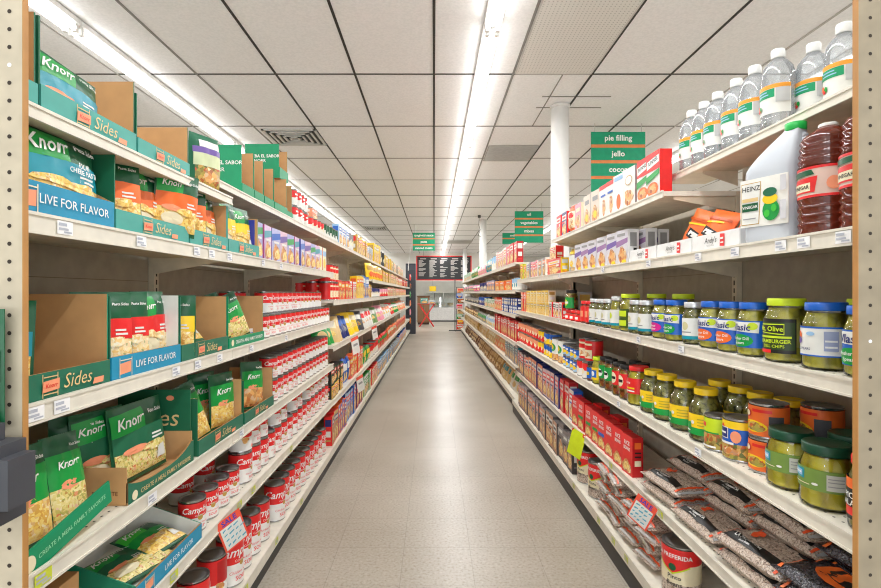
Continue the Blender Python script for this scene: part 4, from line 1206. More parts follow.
# green printed insert wall of the next carton
b = MB()
b.box(-.002, .002, -.11, .11, .005, .215, DGREEN2, {'x+': KRAFT})
b.prints(lambda u, v, q: (-.002 - q, -u, v), [('t', 'Sides', -.002, .128, .075, TAN, .2, .0), ('d', .05, .19, .012, .008, SALMON)], du=1, dv=1)
b = b.build('printed_end_wall', o)
b.location = (1.551 - o.location.y, .02, 0)
ltray(199.5, 244, L4, D=.2, hf=.05, hs=.18, hb=.14, col=TRAYDARK, wall=DGREEN2, label='green Sides box holding two rice packets, fourth left shelf')
ltray(245.5, 274.5, L4, D=.2, hf=.045, hs=.17, hb=.14, col=TRAYDARK, wall=DGREEN2, label='green Sides box nearest the soup cans, fourth left shelf')
pk(TB(8, food=PASTA), .79, 1.70, L4 + .012, yaw=-22, tilt=12, roll=-14, label='silvery rice packet slumping forward in the green Sides box')
pk(TB(9, food=PASTA), .785, 1.885, L4 + .012, yaw=-18, tilt=3, label='upright bright green rice packet in the green Sides box')
pk(TB(10, food=PASTA), .85, 1.87, L4 + .016, yaw=-20, tilt=3, label='dark packet behind the upright bright green one, fourth left shelf')
pk(TB(11, food=MEAT), .785, 2.19, L4 + .012, yaw=-24, tilt=6, roll=5, label='green packet in the box nearest the soup cans')
# fifth shelf
b = MB(); b.box(-.11, .11, -.11, .11, 0, .15, KRAFT); b.box(-.11, .11, -.11, .0, .15, .152, KRAFTD); b.box(-.003, .003, -.1105, .1105, .02, .1525, M((206, 176, 120), .4))
b = b.build('cardboard_box'); put(b, -1, .90, 1.02, L5, label='plain brown cardboard box on the fifth left shelf beside blue box', cat='box')
ltray(137, 203, L5, D=.24, hf=.046, hs=.13, hb=.13, col=TRAYBLUE, inner=PAPER, art='live', wall=TRAYGREEN, slant=1, label='blue sloping LIVE FOR FLAVOR box on the fifth left shelf')
pk(SB('rice', 3, h=.15), .775, 1.42, L5 + .008, yaw=-20, tilt=84, label='lower green packet lying in the sloping blue box')
pk(SB('green', 5, h=.15), .775, 1.50, L5 + .022, yaw=-14, tilt=80, label='upper green packet lying in the sloping blue box')
pk(SB('rice', 7, h=.15), .775, 1.355, L5 + .016, yaw=-20, tilt=82, label='dark green packet lying at the near end of the sloping blue box')

# soup cans
SOUP = lambda: make('soup_std', lambda: can(.084, .104, 'soup', 24, name='soup_can'))
SOUPF = lambda: make('soup_far', lambda: can(.084, .104, 'soup', 16, False, name='soup_can'))
BACKC = lambda: make('soup_back', lambda: can(.09, .125, 'soupback', 24, name='soup_can'))
TALLC = lambda: make('soup_tall', lambda: can(.092, .125, 'soup', 24, name='soup_can'))
BIGC = lambda: make('soup_big', lambda: can(.1, .178, 'soup', 28, name='soup_can'))
BIGB = lambda: make('soup_bigback', lambda: can(.1, .178, 'soupback', 28, name='soup_can'))
def soup(f, X, Z, z, where, desc='red and white soup can', yaw=None):
    o = f()
    put(o, -1, X, Z, z, yaw=random.uniform(-22, 8) if yaw is None else yaw)
    return reg(o, desc, where, 'can', 'red and white soup cans')
cx = XL + .012 + .042
Z = 2.285; i = 0
while Z < 3.62:
    soup(SOUP if Z < 3 else SOUPF, cx, Z, L3, 'lower tier, third left shelf'); Z += .0875
Z = 2.44
while Z < 3.5:
    soup(SOUP if Z < 3 else SOUPF, cx + .035, Z, L3 + .105, 'upper tier, third left shelf'); Z += .0875
for (x, Z) in ((.955, 2.36), (.955, 2.46)):
    soup(SOUP, x, Z, L3, 'hidden below the shadowed pair, third left shelf', 'shadowed soup can')
    soup(SOUP, x, Z, L3 + .105, 'upper tier, back of third left shelf', 'shadowed soup can')
b = MB(); b.box(-.05, .05, -.07, .07, 0, .05, PAPER); b.box(-.0485, .0485, -.0685, .0685, .05, .0505, KRAFT); b.prints(lambda u, v, q: (u, -.07 - q, v), [('r', -.03, .03, .03, .034, BLUE), ('r', -.03, .022, .02, .026, GREY)], du=1, dv=1)
b = b.build('carton'); put(b, -1, .85, 2.16, L3, label='small white cardboard carton before the soup cans, third left shelf', cat='box')
Z = 2.41
while Z < 3.62:
    soup(SOUP if Z < 3 else SOUPF, cx, Z, L4, 'lower tier, fourth left shelf'); soup(SOUP if Z < 3 else SOUPF, cx + .004, Z + .006, L4 + .105, 'upper tier, fourth left shelf'); Z += .088
for Z in (1.66, 1.755, 1.85, 1.945):
    soup(SOUP, .79, Z, L5, 'single row, fifth left shelf', 'short soup can with shiny lid', yaw=-30)
soup(SOUP, .93, 1.87, L5, 'back of fifth left shelf', 'dark soup can half hidden')
for i, Z in enumerate((2.085, 2.19, 2.29, 2.39, 2.49, 2.59, 2.69, 2.79, 2.89, 2.99, 3.09, 3.19, 3.29, 3.39, 3.49, 3.59)):
    soup(TALLC, .795, Z, L5, 'lower tier, fifth left shelf', 'stacked tall soup can')
    if i == 0:
        soup(BACKC, .795, Z, L5 + .126, 'upper tier, fifth left shelf', 'soup can with orange sticker', yaw=-20)
    elif i not in (3, 6, 9):
        soup(TALLC, .797, Z, L5 + .126, 'upper tier, fifth left shelf', 'stacked tall soup can')
soup(SOUP, .93, 2.05, L5, 'lower tier, back of fifth left shelf', 'rear soup can'); soup(SOUP, .93, 2.05, L5 + .105, 'upper tier, back of fifth left shelf', 'rear soup can')
for Z, x in ((1.455, .80), (1.57, .805), (1.69, .80), (1.83, .80), (1.965, .79), (2.08, .80), (2.19, .80), (2.31, .80), (2.52, .79), (2.63, .80), (2.74, .80), (2.85, .80), (2.96, .80), (3.07, .80), (3.18, .80), (3.29, .80), (3.40, .80), (3.52, .80)):
    soup(BIGB if Z == 1.83 else BIGC, x, Z, LB, 'bottom left shelf', 'soup can with its red back panel outward' if Z == 1.83 else 'big red and white soup can', yaw=-12)
# second tier of small ones far along bottom row
# pasta boxes on the second shelf
PB = [((44, 56, 160), (160, 160, 208), GREEN), ((180, 80, 130), (206, 170, 206), TEAL), ((60, 70, 170), (176, 176, 216), BLUE), ((44, 56, 160), (214, 180, 196), PURPLE)]
def dinner_box(ci):
    s, f, a = PB[ci]
    return carton(.115, .16, .045, M(f, .4), M(s, .4), lambda w, h: [('q', [(-w / 2, .62 * h), (w / 2, .72 * h), (w / 2, .9 * h), (-w / 2, .82 * h)], a), ('d', .0, .28 * h, .44 * w, .24 * h, MEAT), ('d', .1 * w, .24 * h, .28 * w, .14 * h, PASTA), ('r', -.3 * w, .56 * h, .3 * w, .62 * h, PAPER), ('r', -w / 2, 0, w / 2, .05 * h, M(s, .4))])
Z = 2.18; i = 0
while Z < 3.28:
    o = make(('dinner', i % 4), lambda: dinner_box(i % 4)); put(o, -1, .775, Z, L2, yaw=random.uniform(-4, 4))
    reg(o, ['blue-edged dinner box with green band', 'pink-edged dinner box with teal band', 'lilac dinner box with blue band', 'peach dinner box with purple band'][i % 4], 'second left shelf', 'food box', 'dinner boxes on second left shelf')
    Z += .122; i += 1
for i in range(2):
    o = make('whitebox', lambda: carton(.115, .165, .05, M((226, 220, 190), .4), RED, lambda w, h: [('d', 0, .35 * h, .3 * w, .2 * h, YELLOW), ('r', -.4 * w, .65 * h, .4 * w, .85 * h, LBLUE)])); put(o, -1, .78, 3.37 + .13 * i, L2)
    reg(o, 'cream dinner box with red side', 'second left shelf', 'food box')

# upper left continuation: green cartons, cans and boxes on the top shelf
for i, (a, c, art) in enumerate(((245, 257, 'sabor'), (257.4, 266.5, ''), (267, 276.5, ''), (277, 289.5, ''))):
    za, zc = .8 * F / (434 - a), .8 * F / (434 - c)
    o = tray(zc - za - .004, .19, .05, .212, .2, TRAYMINT, KRAFT, art, TRAYMINT)
    put(o, -1, .8 + .012 + .095, (za + zc) / 2, LT2, label=['green carton printed with white lettering, nearest on the raised top left shelf', 'second green carton along the raised top left shelf', 'third green carton along the raised top left shelf', 'fourth green carton along the raised top left shelf'][i], cat='display box', group='open display cartons')
o = tray(.16, .19, .06, .185, .18, TRAYMINT, KRAFT, 'sabor', TRAYMINT)
put(o, -1, .94, 2.86, LT2 + .214, label='green carton with white lettering stacked on top of another green carton', cat='display box')
o = tray(.16, .19, .05, .212, .2, TRAYMINT, KRAFT, '', TRAYMINT)
put(o, -1, .925, 2.90, LT2, label='green carton carrying another green carton on the top left shelf', cat='display box')
# ------------------------------------------------------------------ simple stock for longer views
def box_kind(w, h, d, c, c2, c3, pic=None):
    pic = pic or MEAT
    return carton(w, h, d, c, c2, lambda W, H: [('r', -.42 * W, .68 * H, .42 * W, .88 * H, c3), ('r', -.32 * W, .74 * H, .3 * W, .82 * H, PAPER if c3 is not PAPER else c2), ('d', .04 * W, .3 * H, .42 * W, .24 * H, pic), ('d', .12 * W, .27 * H, .24 * W, .13 * H, PASTA), ('r', -.38 * W, .56 * H, .2 * W, .61 * H, c2), ('r', -.46 * W, .02 * H, .46 * W, .06 * H, c2), ('r', .2 * W, .5 * H, .4 * W, .62 * H, c3)],
                  side_items=lambda D, H: [('r', -.36 * D, .66 * H, .36 * D, .9 * H, c3), ('r', -.3 * D, .3 * H, .3 * D, .5 * H, PAPER), ('r', -.3 * D, .15 * H, .3 * D, .2 * H, c)])
def sack(w, h, t, c, c2, pic=None, seed=2):
    return plain_bag(w, h, t, c, [('r', -.8, .55, .8, .82, c2), ('d', 0, .32, .6, .16, pic or PASTA)], seed=seed, nu=8, nv=10)
def fill(side, xf, z, Z0, Z1, items):
    """items: (kind, args, width, depth, height, count, tiers, desc, cat, where)"""
def runrow(side, xf, z, Z, kind, n, desc, where, cat, pitch, build, depth, tiers=1, h=0.0, yaw=0, tilt=0, jit=3, group=None, back=0.012):
    for i in range(n):
        for t in range(tiers):
            o = make(kind, build)
            put(o, side, xf + back + depth / 2 + random.uniform(0, .014), Z + pitch * (i + .5), z + t * (h + .0015), yaw=yaw + random.uniform(-jit, jit), tilt=tilt)
            if tiers == 1 and cat not in ('can', 'jar'): o.scale = (1, 1, random.uniform(.94, 1.05))
            w = where if tiers == 1 else ('lower tier, ' if t == 0 else 'upper tier, ' if tiers == 2 else ['', 'middle tier, ', 'top tier, '][t] if t else 'lowest tier, ') + where
            reg(o, desc, w, cat, group)
    return Z + pitch * n
TLs = 'far-left top shelf'; AL = 'far-left shelf at eye level'; UL = 'far-left second shelf down'; BL = 'far-left shelf at waist height'; CLs = 'far-left shelf at knee height'; DL = 'far-left bottom shelf'
def C(D, H, s, n=14): return lambda: can(D, H, s, n, False)
# raised top shelf, left
Z = 3.0
Z = runrow(-1, .8, LT2, Z, 'cw', 4, 'small red and white can', 'top left shelf', 'can', .088, C(.08, .1, 'redwhite'), .08, 2, .1)
o = box_kind(.16, .07, .12, ORANGE, SALMON, PAPER); put(o, -1, .91, 3.62, LT2 + .105, label='orange carton resting on cans, top left shelf', cat='box')
Z = runrow(-1, .8, LT2, 3.42, 'cr', 4, 'squat red and cream can', 'top left shelf', 'can', .095, C(.085, .1, (RED, PAPER)), .085)
Z = runrow(-1, .8, LT2, Z + .02, 'cg', 5, 'dark green and white can', 'top left shelf', 'can', .105, C(.095, .11, 'greenwhite'), .095)
Z = runrow(-1, .8, LT2, Z + .05, 'wb', 4, 'white box with blue print', TLs, 'food box', .125, lambda: box_kind(.12, .19, .06, WHITE, LBLUE, BLUE), .06)
Z = runrow(-1, .8, LT2, Z + .05, 'gc', 2, 'grey canister', TLs, 'can', .16, C(.13, .18, (GREY, PAPER)), .13)
Z = runrow(-1, .8, LT2, Z + .05, 'ys', 5, 'yellow box', TLs, 'food box', .18, lambda: box_kind(.17, .2, .08, YELLOW, GOLD, RED), .08)
Z = runrow(-1, .8, LT2, Z + .03, 'wp', 3, 'white paper package', TLs, 'food box', .2, lambda: box_kind(.19, .17, .1, PAPER, GREY, LBLUE), .1)
Z = runrow(-1, .8, LT2, Z + .05, 'yb', 4, 'tall yellow carton', TLs, 'food box', .24, lambda: box_kind(.22, .27, .1, YELLOW, YELLOW, GOLD), .1)
Z = runrow(-1, .8, LT2, Z + .05, 'bk', 2, 'black jar', TLs, 'jar', .3, C(.2, .24, (BLACK, DGREY)), .2)
Z = runrow(-1, .8, LT2, Z + .05, 'yc', 5, 'mustard yellow box', TLs, 'food box', .34, lambda: box_kind(.32, .22, .1, GOLD, YELLOW, YELLOW), .1)
Z = runrow(-1, .8, LT2, Z + .1, 'wc', 8, 'pale carton', TLs, 'food box', .4, lambda: box_kind(.3, .2, .1, CREAM, GREY, SALMON), .1)
# eye level row
Z = 3.69
for i in range(3):
    for d in range(4):
        for t in range(2 if d < 2 else 1):
            o = make('tom', C(.1, .148 if False else .132, 'tomato', 16)); put(o, -1, XL + .066 + .1 * d * .72, Z + .055 + .108 * i + (0), LA + t * .1335)
            o.location.x = -(XL + .066 + .101 * d) if d < 3 else -(XL + .066 + .101 * 2) ; 
            if d == 3:
                bpy.data.objects.remove(o) if False else None
                o.location.z = LA + .134 + .0008
            reg(o, 'red tomato can', ('front row' if d == 0 else 'second row' if d == 1 else 'rear row') + (', upper tier, ' if (t or d == 3) else ', lower tier, ') + AL, 'can', 'red tomato cans')
Z = 3.69 + .108 * 3
Z = runrow(-1, XL, LA, Z + .01, 'rb', 4, 'red and orange pasta box', AL, 'food box', .13, lambda: box_kind(.12, .15, .07, RED, ORANGE, YELLOW), .07, 1)
Z = runrow(-1, XL, LA, Z + .01, 'wr', 3, 'white and red box', AL, 'food box', .13, lambda: box_kind(.12, .16, .07, PAPER, RED, RED), .07)
Z = runrow(-1, XL, LA, Z + .01, 'ytall', 3, 'tall yellow pasta box', AL, 'food box', .14, lambda: box_kind(.13, .22, .07, YELLOW, YELLOW, ORANGE, PASTA), .07)
Z = runrow(-1, XL, LA, Z + .01, 'bwbox', 3, 'blue and white box', AL, 'food box', .15, lambda: box_kind(.14, .24, .07, BLUE, LBLUE, WHITE), .07)
Z = runrow(-1, XL, LA, Z + .01, 'yt2', 2, 'short yellow box', AL, 'food box', .15, lambda: box_kind(.14, .15, .07, YELLOW, GOLD, PINK), .07)
Z = runrow(-1, XL, LA, Z + .02, 'mix1', 7, 'small navy jar', AL, 'jar', .13, C(.11, .12, (NAVY, PAPER)), .11)
Z = runrow(-1, XL, LA, Z + .02, 'mix2', 7, 'small pink tub', AL, 'tub', .17, C(.13, .12, (PINK, RED)), .13)
Z = runrow(-1, XL, LA, Z + .02, 'mix3', 7, 'small red carton', AL, 'food box', .2, lambda: box_kind(.18, .15, .08, RED, CREAM, CREAM), .08)
Z = runrow(-1, XL, LA, Z + .02, 'mix4', 12, 'small orange carton', AL, 'food box', .3, lambda: box_kind(.24, .14, .08, SALMON, CREAM, RED), .08)
# second far shelf
Z = 6.05
Z = runrow(-1, XL, LU, Z, 'yb1', 8, 'bright yellow snack bag', UL, 'snack bag', .17, lambda: sack(.165, .2, .06, YELLOW, GOLD, ORANGE), .06, yaw=-20, tilt=8)
Z = runrow(-1, XL, LU, Z, 'yb2', 6, 'yellow box', UL, 'food box', .22, lambda: box_kind(.2, .17, .08, YELLOW, GOLD, RED), .08)
Z = runrow(-1, XL, LU, Z, 'tb2', 6, 'tan carton', UL, 'food box', .3, lambda: box_kind(.26, .17, .08, TAN, CREAM, RED), .08)
Z = runrow(-1, XL, LU, Z, 'rd2', 10, 'red topped carton', UL, 'food box', .38, lambda: box_kind(.3, .16, .08, SALMON, RED, WHITE), .08)
# waist height: leaning bags
Z = 3.69
for nme, c, c2, pic, n, ds, p in (('gb', GREEN, PAPER, TAN, 2, 'green and white noodle bag', .1), ('tn', TAN, CREAM, PASTA, 3, 'tan noodle bag', .11), ('nv', NAVY, BLUE, GREY, 3, 'navy blue noodle bag', .12), ('yl', YELLOW, CREAM, PASTA, 4, 'yellow noodle bag', .13), ('dk', DGREY, PAPER, VEG, 3, 'charcoal noodle bag', .13), ('rw', PAPER, RED, MEAT, 6, 'white and red noodle bag', .13), ('gn', M((110, 150, 90), .4), PAPER, PASTA, 4, 'leaf green noodle bag', .14), ('pw', PINK, PAPER, PASTA, 6, 'pink and white noodle bag', .16), ('wr2', PAPER, SALMON, PASTA, 5, 'cream noodle bag', .2), ('rd5', RED, PAPER, PASTA, 4, 'red noodle bag', .26), ('gr5', GREEN, PAPER, PASTA, 4, 'green noodle bag', .3), ('rd6', SALMON, PAPER, MEAT, 7, 'salmon pink noodle bag', .34)):
    Z = runrow(-1, XL, LBB, Z, 'w_' + nme, n, ds, BL, 'noodle bag', p, lambda: sack(.17, .21, .05, c, c2, pic, 4), .14, yaw=-42, tilt=26, jit=13, group='bagged noodles on the far-left shelf', back=.004)
# knee height
Z = 3.69
Z = runrow(-1, XL, LC, Z, 'k1', 4, 'yellow and black package', CLs, 'food box', .12, lambda: box_kind(.115, .1, .09, YELLOW, BLACK, RED), .09)
Zb = runrow(-1, XL, LC + .102, 3.69, 'k2', 4, 'dark green box', 'upper tier, ' + CLs, 'food box', .12, lambda: box_kind(.115, .12, .09, DGREEN, BLACK, RED), .09)
Z = runrow(-1, XL, LC, Z, 'k3', 3, 'blue and white bag', CLs, 'noodle bag', .13, lambda: sack(.13, .22, .05, BLUE, WHITE), .05)
Z = runrow(-1, XL, LC, Z, 'k4', 3, 'red and orange box', CLs, 'food box', .13, lambda: box_kind(.125, .2, .06, RED, ORANGE, YELLOW), .06)
Z = runrow(-1, XL, LC, Z, 'k5', 3, 'orange striped tall box', CLs, 'food box', .14, lambda: box_kind(.135, .22, .06, ORANGE, RED, PAPER), .06)
Z = runrow(-1, XL, LC, Z, 'k6', 4, 'leaf green packet', CLs, 'packet', .15, lambda: sack(.15, .18, .05, GREEN, YELLOW), .05)
Z = runrow(-1, XL, LC, Z, 'k7', 5, 'red and white round tub', CLs, 'tub', .18, C(.15, .15, (RED, PAPER)), .15)
Z = runrow(-1, XL, LC, Z, 'k8', 6, 'multicoloured red packet', CLs, 'packet', .22, lambda: sack(.21, .18, .06, RED, GREEN, MEAT), .06)
Z = runrow(-1, XL, LC, Z, 'k9', 6, 'orange packet', CLs, 'packet', .3, lambda: sack(.28, .2, .06, ORANGE, CREAM, MEAT), .06)
Z = runrow(-1, XL, LC, Z, 'k10', 8, 'salmon pink packet', CLs, 'packet', .42, lambda: sack(.36, .2, .06, SALMON, RED, MEAT), .06)
# bottom
Z = 3.69
for nme, n, ds, c, c2, c3, p, h in (('b1', 3, 'mustard and red tall box', GOLD, RED, NAVY, .085, .22), ('b2', 4, 'blue and orange tall box', BLUE, ORANGE, PAPER, .085, .24), ('b3', 5, 'pale blue tall box', LBLUE, BLUE, RED, .095, .25), ('b4', 5, 'red tall box', RED, NAVY, PAPER, .1, .26), ('b5', 5, 'green and white box', PAPER, GREEN, GREEN, .13, .22), ('b6', 5, 'red and cream box', CREAM, RED, RED, .16, .2), ('b7', 9, 'silver grey packet', GREY, LBLUE, PAPER, .2, .18), ('b8', 8, 'pale blue packet', LBLUE, GREY, PAPER, .28, .18), ('b9', 7, 'white and blue package', PAPER, BLUE, RED, .4, .2)):
    Z = runrow(-1, XL, LB, Z + .01, 'd_' + nme, n, ds, DL, 'food box', p, lambda: box_kind(p * .93, h, .06, c, c2, c3), .06)

# ------------------------------------------------------------------ stock on the right shelves
NR = {1: 'top right shelf', 2: 'second right shelf down', 3: 'third right shelf down', 4: 'fourth right shelf down', 5: 'fifth right shelf down', 6: 'bottom right shelf'}
for i, (x, Z) in enumerate(((1.03, 1.521), (1.03, 1.631), (1.03, 1.731), (1.03, 1.844), (1.03, 1.937), (1.03, 2.03))):
    o = make('water', water_bottle); put(o, 1, x, Z, RT, yaw=14 + 4 * (i % 3)); reg(o, 'clear vinegar bottle', 'front row of the top right shelf', 'bottle', 'clear bottles on the top right shelf')
for i, (x, Z) in enumerate(((1.108, 1.373), (1.108, 1.483), (1.108, 1.89), (1.108, 1.99))):
    o = make('water', water_bottle); put(o, 1, x, Z, RT, yaw=20 + 7 * (i % 2)); reg(o, 'clear vinegar bottle', 'rear row of the top right shelf', 'bottle', 'clear bottles on the top right shelf')
# boxes, top row beyond the bottles
def pancake(w=.12, h=.19, d=.05):
    return carton(w, h, d, PAPER, RED, lambda W, H: [('r', -W / 2, .6 * H, W / 2, H, RED), ('q', [(-.45 * W, .66 * H), (.45 * W, .74 * H), (.45 * W, .9 * H), (-.45 * W, .84 * H)], WHITE), ('t', 'FUNNEL', 0, .8 * H, .2 * W, BLACK, 0, .02, .15), ('q', [(-W / 2, .34 * H), (W / 2, .48 * H), (W / 2, .6 * H), (-W / 2, .5 * H)], GREEN), ('d', 0, .2 * H, .42 * W, .15 * H, ORANGE), ('d', 0, .2 * H, .3 * W, .1 * H, MEAT)])
ZT = [(655, 'p'), (641, 'p'), (627, 'w'), (617, 'b'), (609, 'r'), (602, 'r'), (594, 'm'), (586, 'm'), (577, 'k')]
for px, k in ZT:
    Z = .905 * F / (px - 434) - .02 + (.04 if px > 650 else 0)
    if k == 'p':
        o = make('pancake', pancake); ds = 'red box with green swoosh'
    elif k == 'w':
        o = make('wbox', lambda: carton(.125, .19, .05, PAPER, GREY, lambda W, H: [('d', 0, .28 * H, .36 * W, .2 * H, MEAT), ('d', 0, .7 * H, .3 * W, .12 * H, GOLD), ('d', 0, .7 * H, .26 * W, .1 * H, PAPER)])); ds = 'white box with oval emblem'
    elif k == 'b':
        o = make('bbox', lambda: carton(.12, .19, .05, M((236, 236, 240), .4), LBLUE, lambda W, H: [('d', 0, .3 * H, .2 * W, .2 * H, ORANGE), ('r', -.4 * W, .85 * H, .4 * W, .95 * H, LBLUE)])); ds = 'pale blue-white box'
    elif k == 'r':
        o = make('rbox', lambda: carton(.12, .185, .05, PAPER, RED, lambda W, H: [('r', -W / 2, .88 * H, W / 2, H, RED), ('d', .1 * W, .35 * H, .2 * W, .24 * H, MEAT), ('r', -.3 * W, .66 * H, .3 * W, .72 * H, BLUE)])); ds = 'white box with red top'
    elif k == 'm':
        o = make('mbox', lambda: carton(.13, .185, .05, M((222, 206, 190), .4), GREY, lambda W, H: [('d', 0, .3 * H, .4 * W, .24 * H, MEAT), ('r', -.3 * W, .7 * H, .3 * W, .84 * H, GREY), ('d', 0, .28 * H, .2 * W, .12 * H, YELLOW)])); ds = 'beige cake mix box'
    else:
        o = make('kbox', lambda: carton(.14, .17, .05, PINK, CREAM, lambda W, H: [('d', 0, .35 * H, .4 * W, .24 * H, MEAT), ('r', -.3 * W, .7 * H, .3 * W, .84 * H, CREAM)])); ds = 'pinkish cake mix box'
    put(o, 1, .93, Z + .0, RT2, yaw=random.uniform(0, 4)); reg(o, ds, NR[1] + ' beyond the bottles', 'food box', 'boxes on top right shelf')
o = plain_bag(.15, .2, .08, ORANGE, [('r', -.9, .2, .9, .75, CREAM), ('d', 0, .35, .5, .15, MEAT), ('d', 0, .62, .5, .1, RED), ('r', -.97, .88, .97, .97, RED)], 'flour_bag', 5); put(o, 1, .95, 3.38, RT2, yaw=10, label='orange-topped flour bag on the top right shelf', cat='flour bag')
for i, (Z, c, ds) in enumerate(((3.53, NAVY, 'navy and red box at the end of the top right shelf'), (3.69, RED, 'red box at the very end of the top right shelf'))):
    o = box_kind(.13, .17, .06, c, RED, PAPER); put(o, 1, .935, Z, RT2, label=ds, cat='food box')
# second shelf
o = vinegar_jug(); put(o, 1, .95, 1.395, R2, yaw=22, label='milky white vinegar jug with green cap, second right shelf', cat='jug')
o = make('cider', cider_bottle); put(o, 1, .96, 1.237, R2, yaw=22, label='ribbed amber cider bottle beside the milky jug', cat='bottle')
o = make('cider', cider_bottle); put(o, 1, .955, 1.10, R2, yaw=22, label='ribbed amber bottle half hidden by the right end panel', cat='bottle')
def andys():
    r = empty('display_tray')
    b = MB(); b.box(-.135, .135, -.1, .1, 0, .004, PAPER); b.build('tray_bottom', r)
    b = MB(); b.box(-.135, .135, -.1, -.096, 0, .054, M((232, 232, 230), .5))
    b.prints(lambda u, v, q: (u, -.1 - q, v), [('t', "Andy's", -.02, .032, .026, BLACK, .2), ('t', 'SEASONING', -.02, .016, .008, GREY), ('q', [(.035, .01), (.06, .008), (.062, .046), (.037, .048)], RED), ('r', .04, .018, .056, .022, WHITE), ('r', .04, .03, .056, .036, WHITE)], du=1, dv=1)
    b.build('front_lip', r)
    for s in (-1, 1):
        b = MB(); x0, x1 = sorted((s * .131, s * .135)); b.box(x0, x1, -.0955, .0955, 0, .054, M((210, 210, 210), .5)); 
        if s > 0: b.prints(lambda u, v, q: (.135 + q, u, v), [('t', 'SEASONING', -.03, .012, .012, BLACK, .1)], du=1, dv=1)
        b.build('side_wall', r)
    b = MB(); b.box(-.135, .135, .096, .1, 0, .054, PAPER); b.build('back_wall', r)
    return r
for i, (Z, ds) in enumerate(((1.615, 'white low carton of orange bags beside the milky jug'), (1.895, 'middle white low carton of orange bags, second right shelf'), (2.172, 'white low carton farthest from the jug, second right shelf'))):
    o = make('andys', andys); put(o, 1, .99, Z, R2, label=ds, cat='display box', group='white cartons of orange bags')
OB = lambda: make('obag', lambda: plain_bag(.13, .165, .05, ORANGE, [('q', [(-.6, .34), (.5, .24), (.6, .44), (-.5, .54)], BLACK), ('q', [(-.5, .38), (.4, .30), (.5, .42), (-.4, .48)], PAPER), ('q', [(-.9, .6), (.6, .66), (.6, .7), (-.9, .64)], YELLOW), ('r', -.9, .72, .9, .78, M((200, 80, 20), .4))], 'seasoning_bag', 6))
for Z, x, y, t, rl, ds in ((1.53, .975, 30, 24, 14, 'orange seasoning bag beside the milky jug, nearest of its carton'), (1.61, .99, 10, 34, -8, 'orange seasoning bag in the middle of the carton beside the jug'), (1.69, 1.0, -10, 48, 10, 'orange seasoning bag lying lowest in the carton beside the jug'), (1.83, .97, 20, 26, 18, 'nearer orange seasoning bag in the middle white carton'), (1.91, .965, 25, 12, 22, 'upright orange seasoning bag in the middle white carton'), (1.98, .99, 10, 36, -12, 'farther orange seasoning bag in the middle white carton')):
    o = OB(); put(o, 1, x, Z, R2 + .012, yaw=y, tilt=t, roll=rl, label=ds, cat='seasoning bag', group='orange seasoning bags')
def stuffing(c):
    return lambda: carton(.115, .165, .055, M((214, 212, 220), .4), M((236, 236, 236), .45), lambda W, H: [('q', [(-W / 2, .5 * H), (W / 2, .62 * H), (W / 2, .76 * H), (-W / 2, .68 * H)], c), ('d', .05 * W, .28 * H, .36 * W, .22 * H, MEAT), ('r', -.4 * W, .82 * H, .3 * W, .9 * H, GREY), ('d', .2 * W, .08 * H, .2 * W, .06 * H, YELLOW)],
                          side_items=lambda D, H: [('r', -.3 * D, .5 * H, .3 * D, .9 * H, GREY), ('r', -.3 * D, .2 * H, .2 * D, .34 * H, RED), ('r', .0, .36 * H, .3 * D, .46 * H, BLACK)])
for i, px in enumerate((617, 607, 597, 588, 581, 574.5)):
    o = make(('stuf', i % 2), stuffing(PURPLE if i % 2 else M((150, 110, 160), .4))); put(o, 1, .93, zr(px), R2, yaw=6); reg(o, 'white and purple stuffing box', NR[2], 'food box', 'stuffing mix boxes')
for i in range(2):
    o = make(('stuf', i), stuffing(PURPLE)); put(o, 1, 1.005 + .07 * i, 2.42 + .03 * i, R2, yaw=6); reg(o, 'white stuffing box seen side-on', 'rear of second right shelf', 'food box', 'stuffing mix boxes')
o = plain_bag(.14, .16, .06, GOLD, [('r', -.9, .2, .9, .7, PAPER), ('d', 0, .35, .4, .14, YELLOW), ('r', -.6, .76, .6, .9, YELLOW)], 'batter_pouch', 3); put(o, 1, .94, 3.36, R2, yaw=8, label='golden pouch beside the stuffing boxes, second right shelf', cat='pouch')
o = box_kind(.42, .12, .06, RED, YELLOW, PAPER, MEAT); put(o, 1, .94, 3.86, R2, label='wide red and yellow box, second right shelf', cat='food box')
o = box_kind(.2, .1, .06, CREAM, RED, RED, MEAT); put(o, 1, .945, 3.92, R2 + .122, label='small red and cream box resting on the wide red one', cat='food box')
Z = 4.12
for n_, c, c2, c3, cnt, ds in (('g1', GREY, PAPER, SALMON, 2, 'grey-pink drink mix box'), ('g2', PINK, PAPER, RED, 3, 'pink drink mix box'), ('g3', PAPER, GREY, PURPLE, 2, 'white drink mix box'), ('g4', YELLOW, LIME, RED, 2, 'yellow-green drink mix box')):
    Z = runrow(1, XR, R2, Z, n_, cnt, ds, NR[2], 'food box', .125, lambda: box_kind(.11, .15, .06, c, c2, c3), .06)
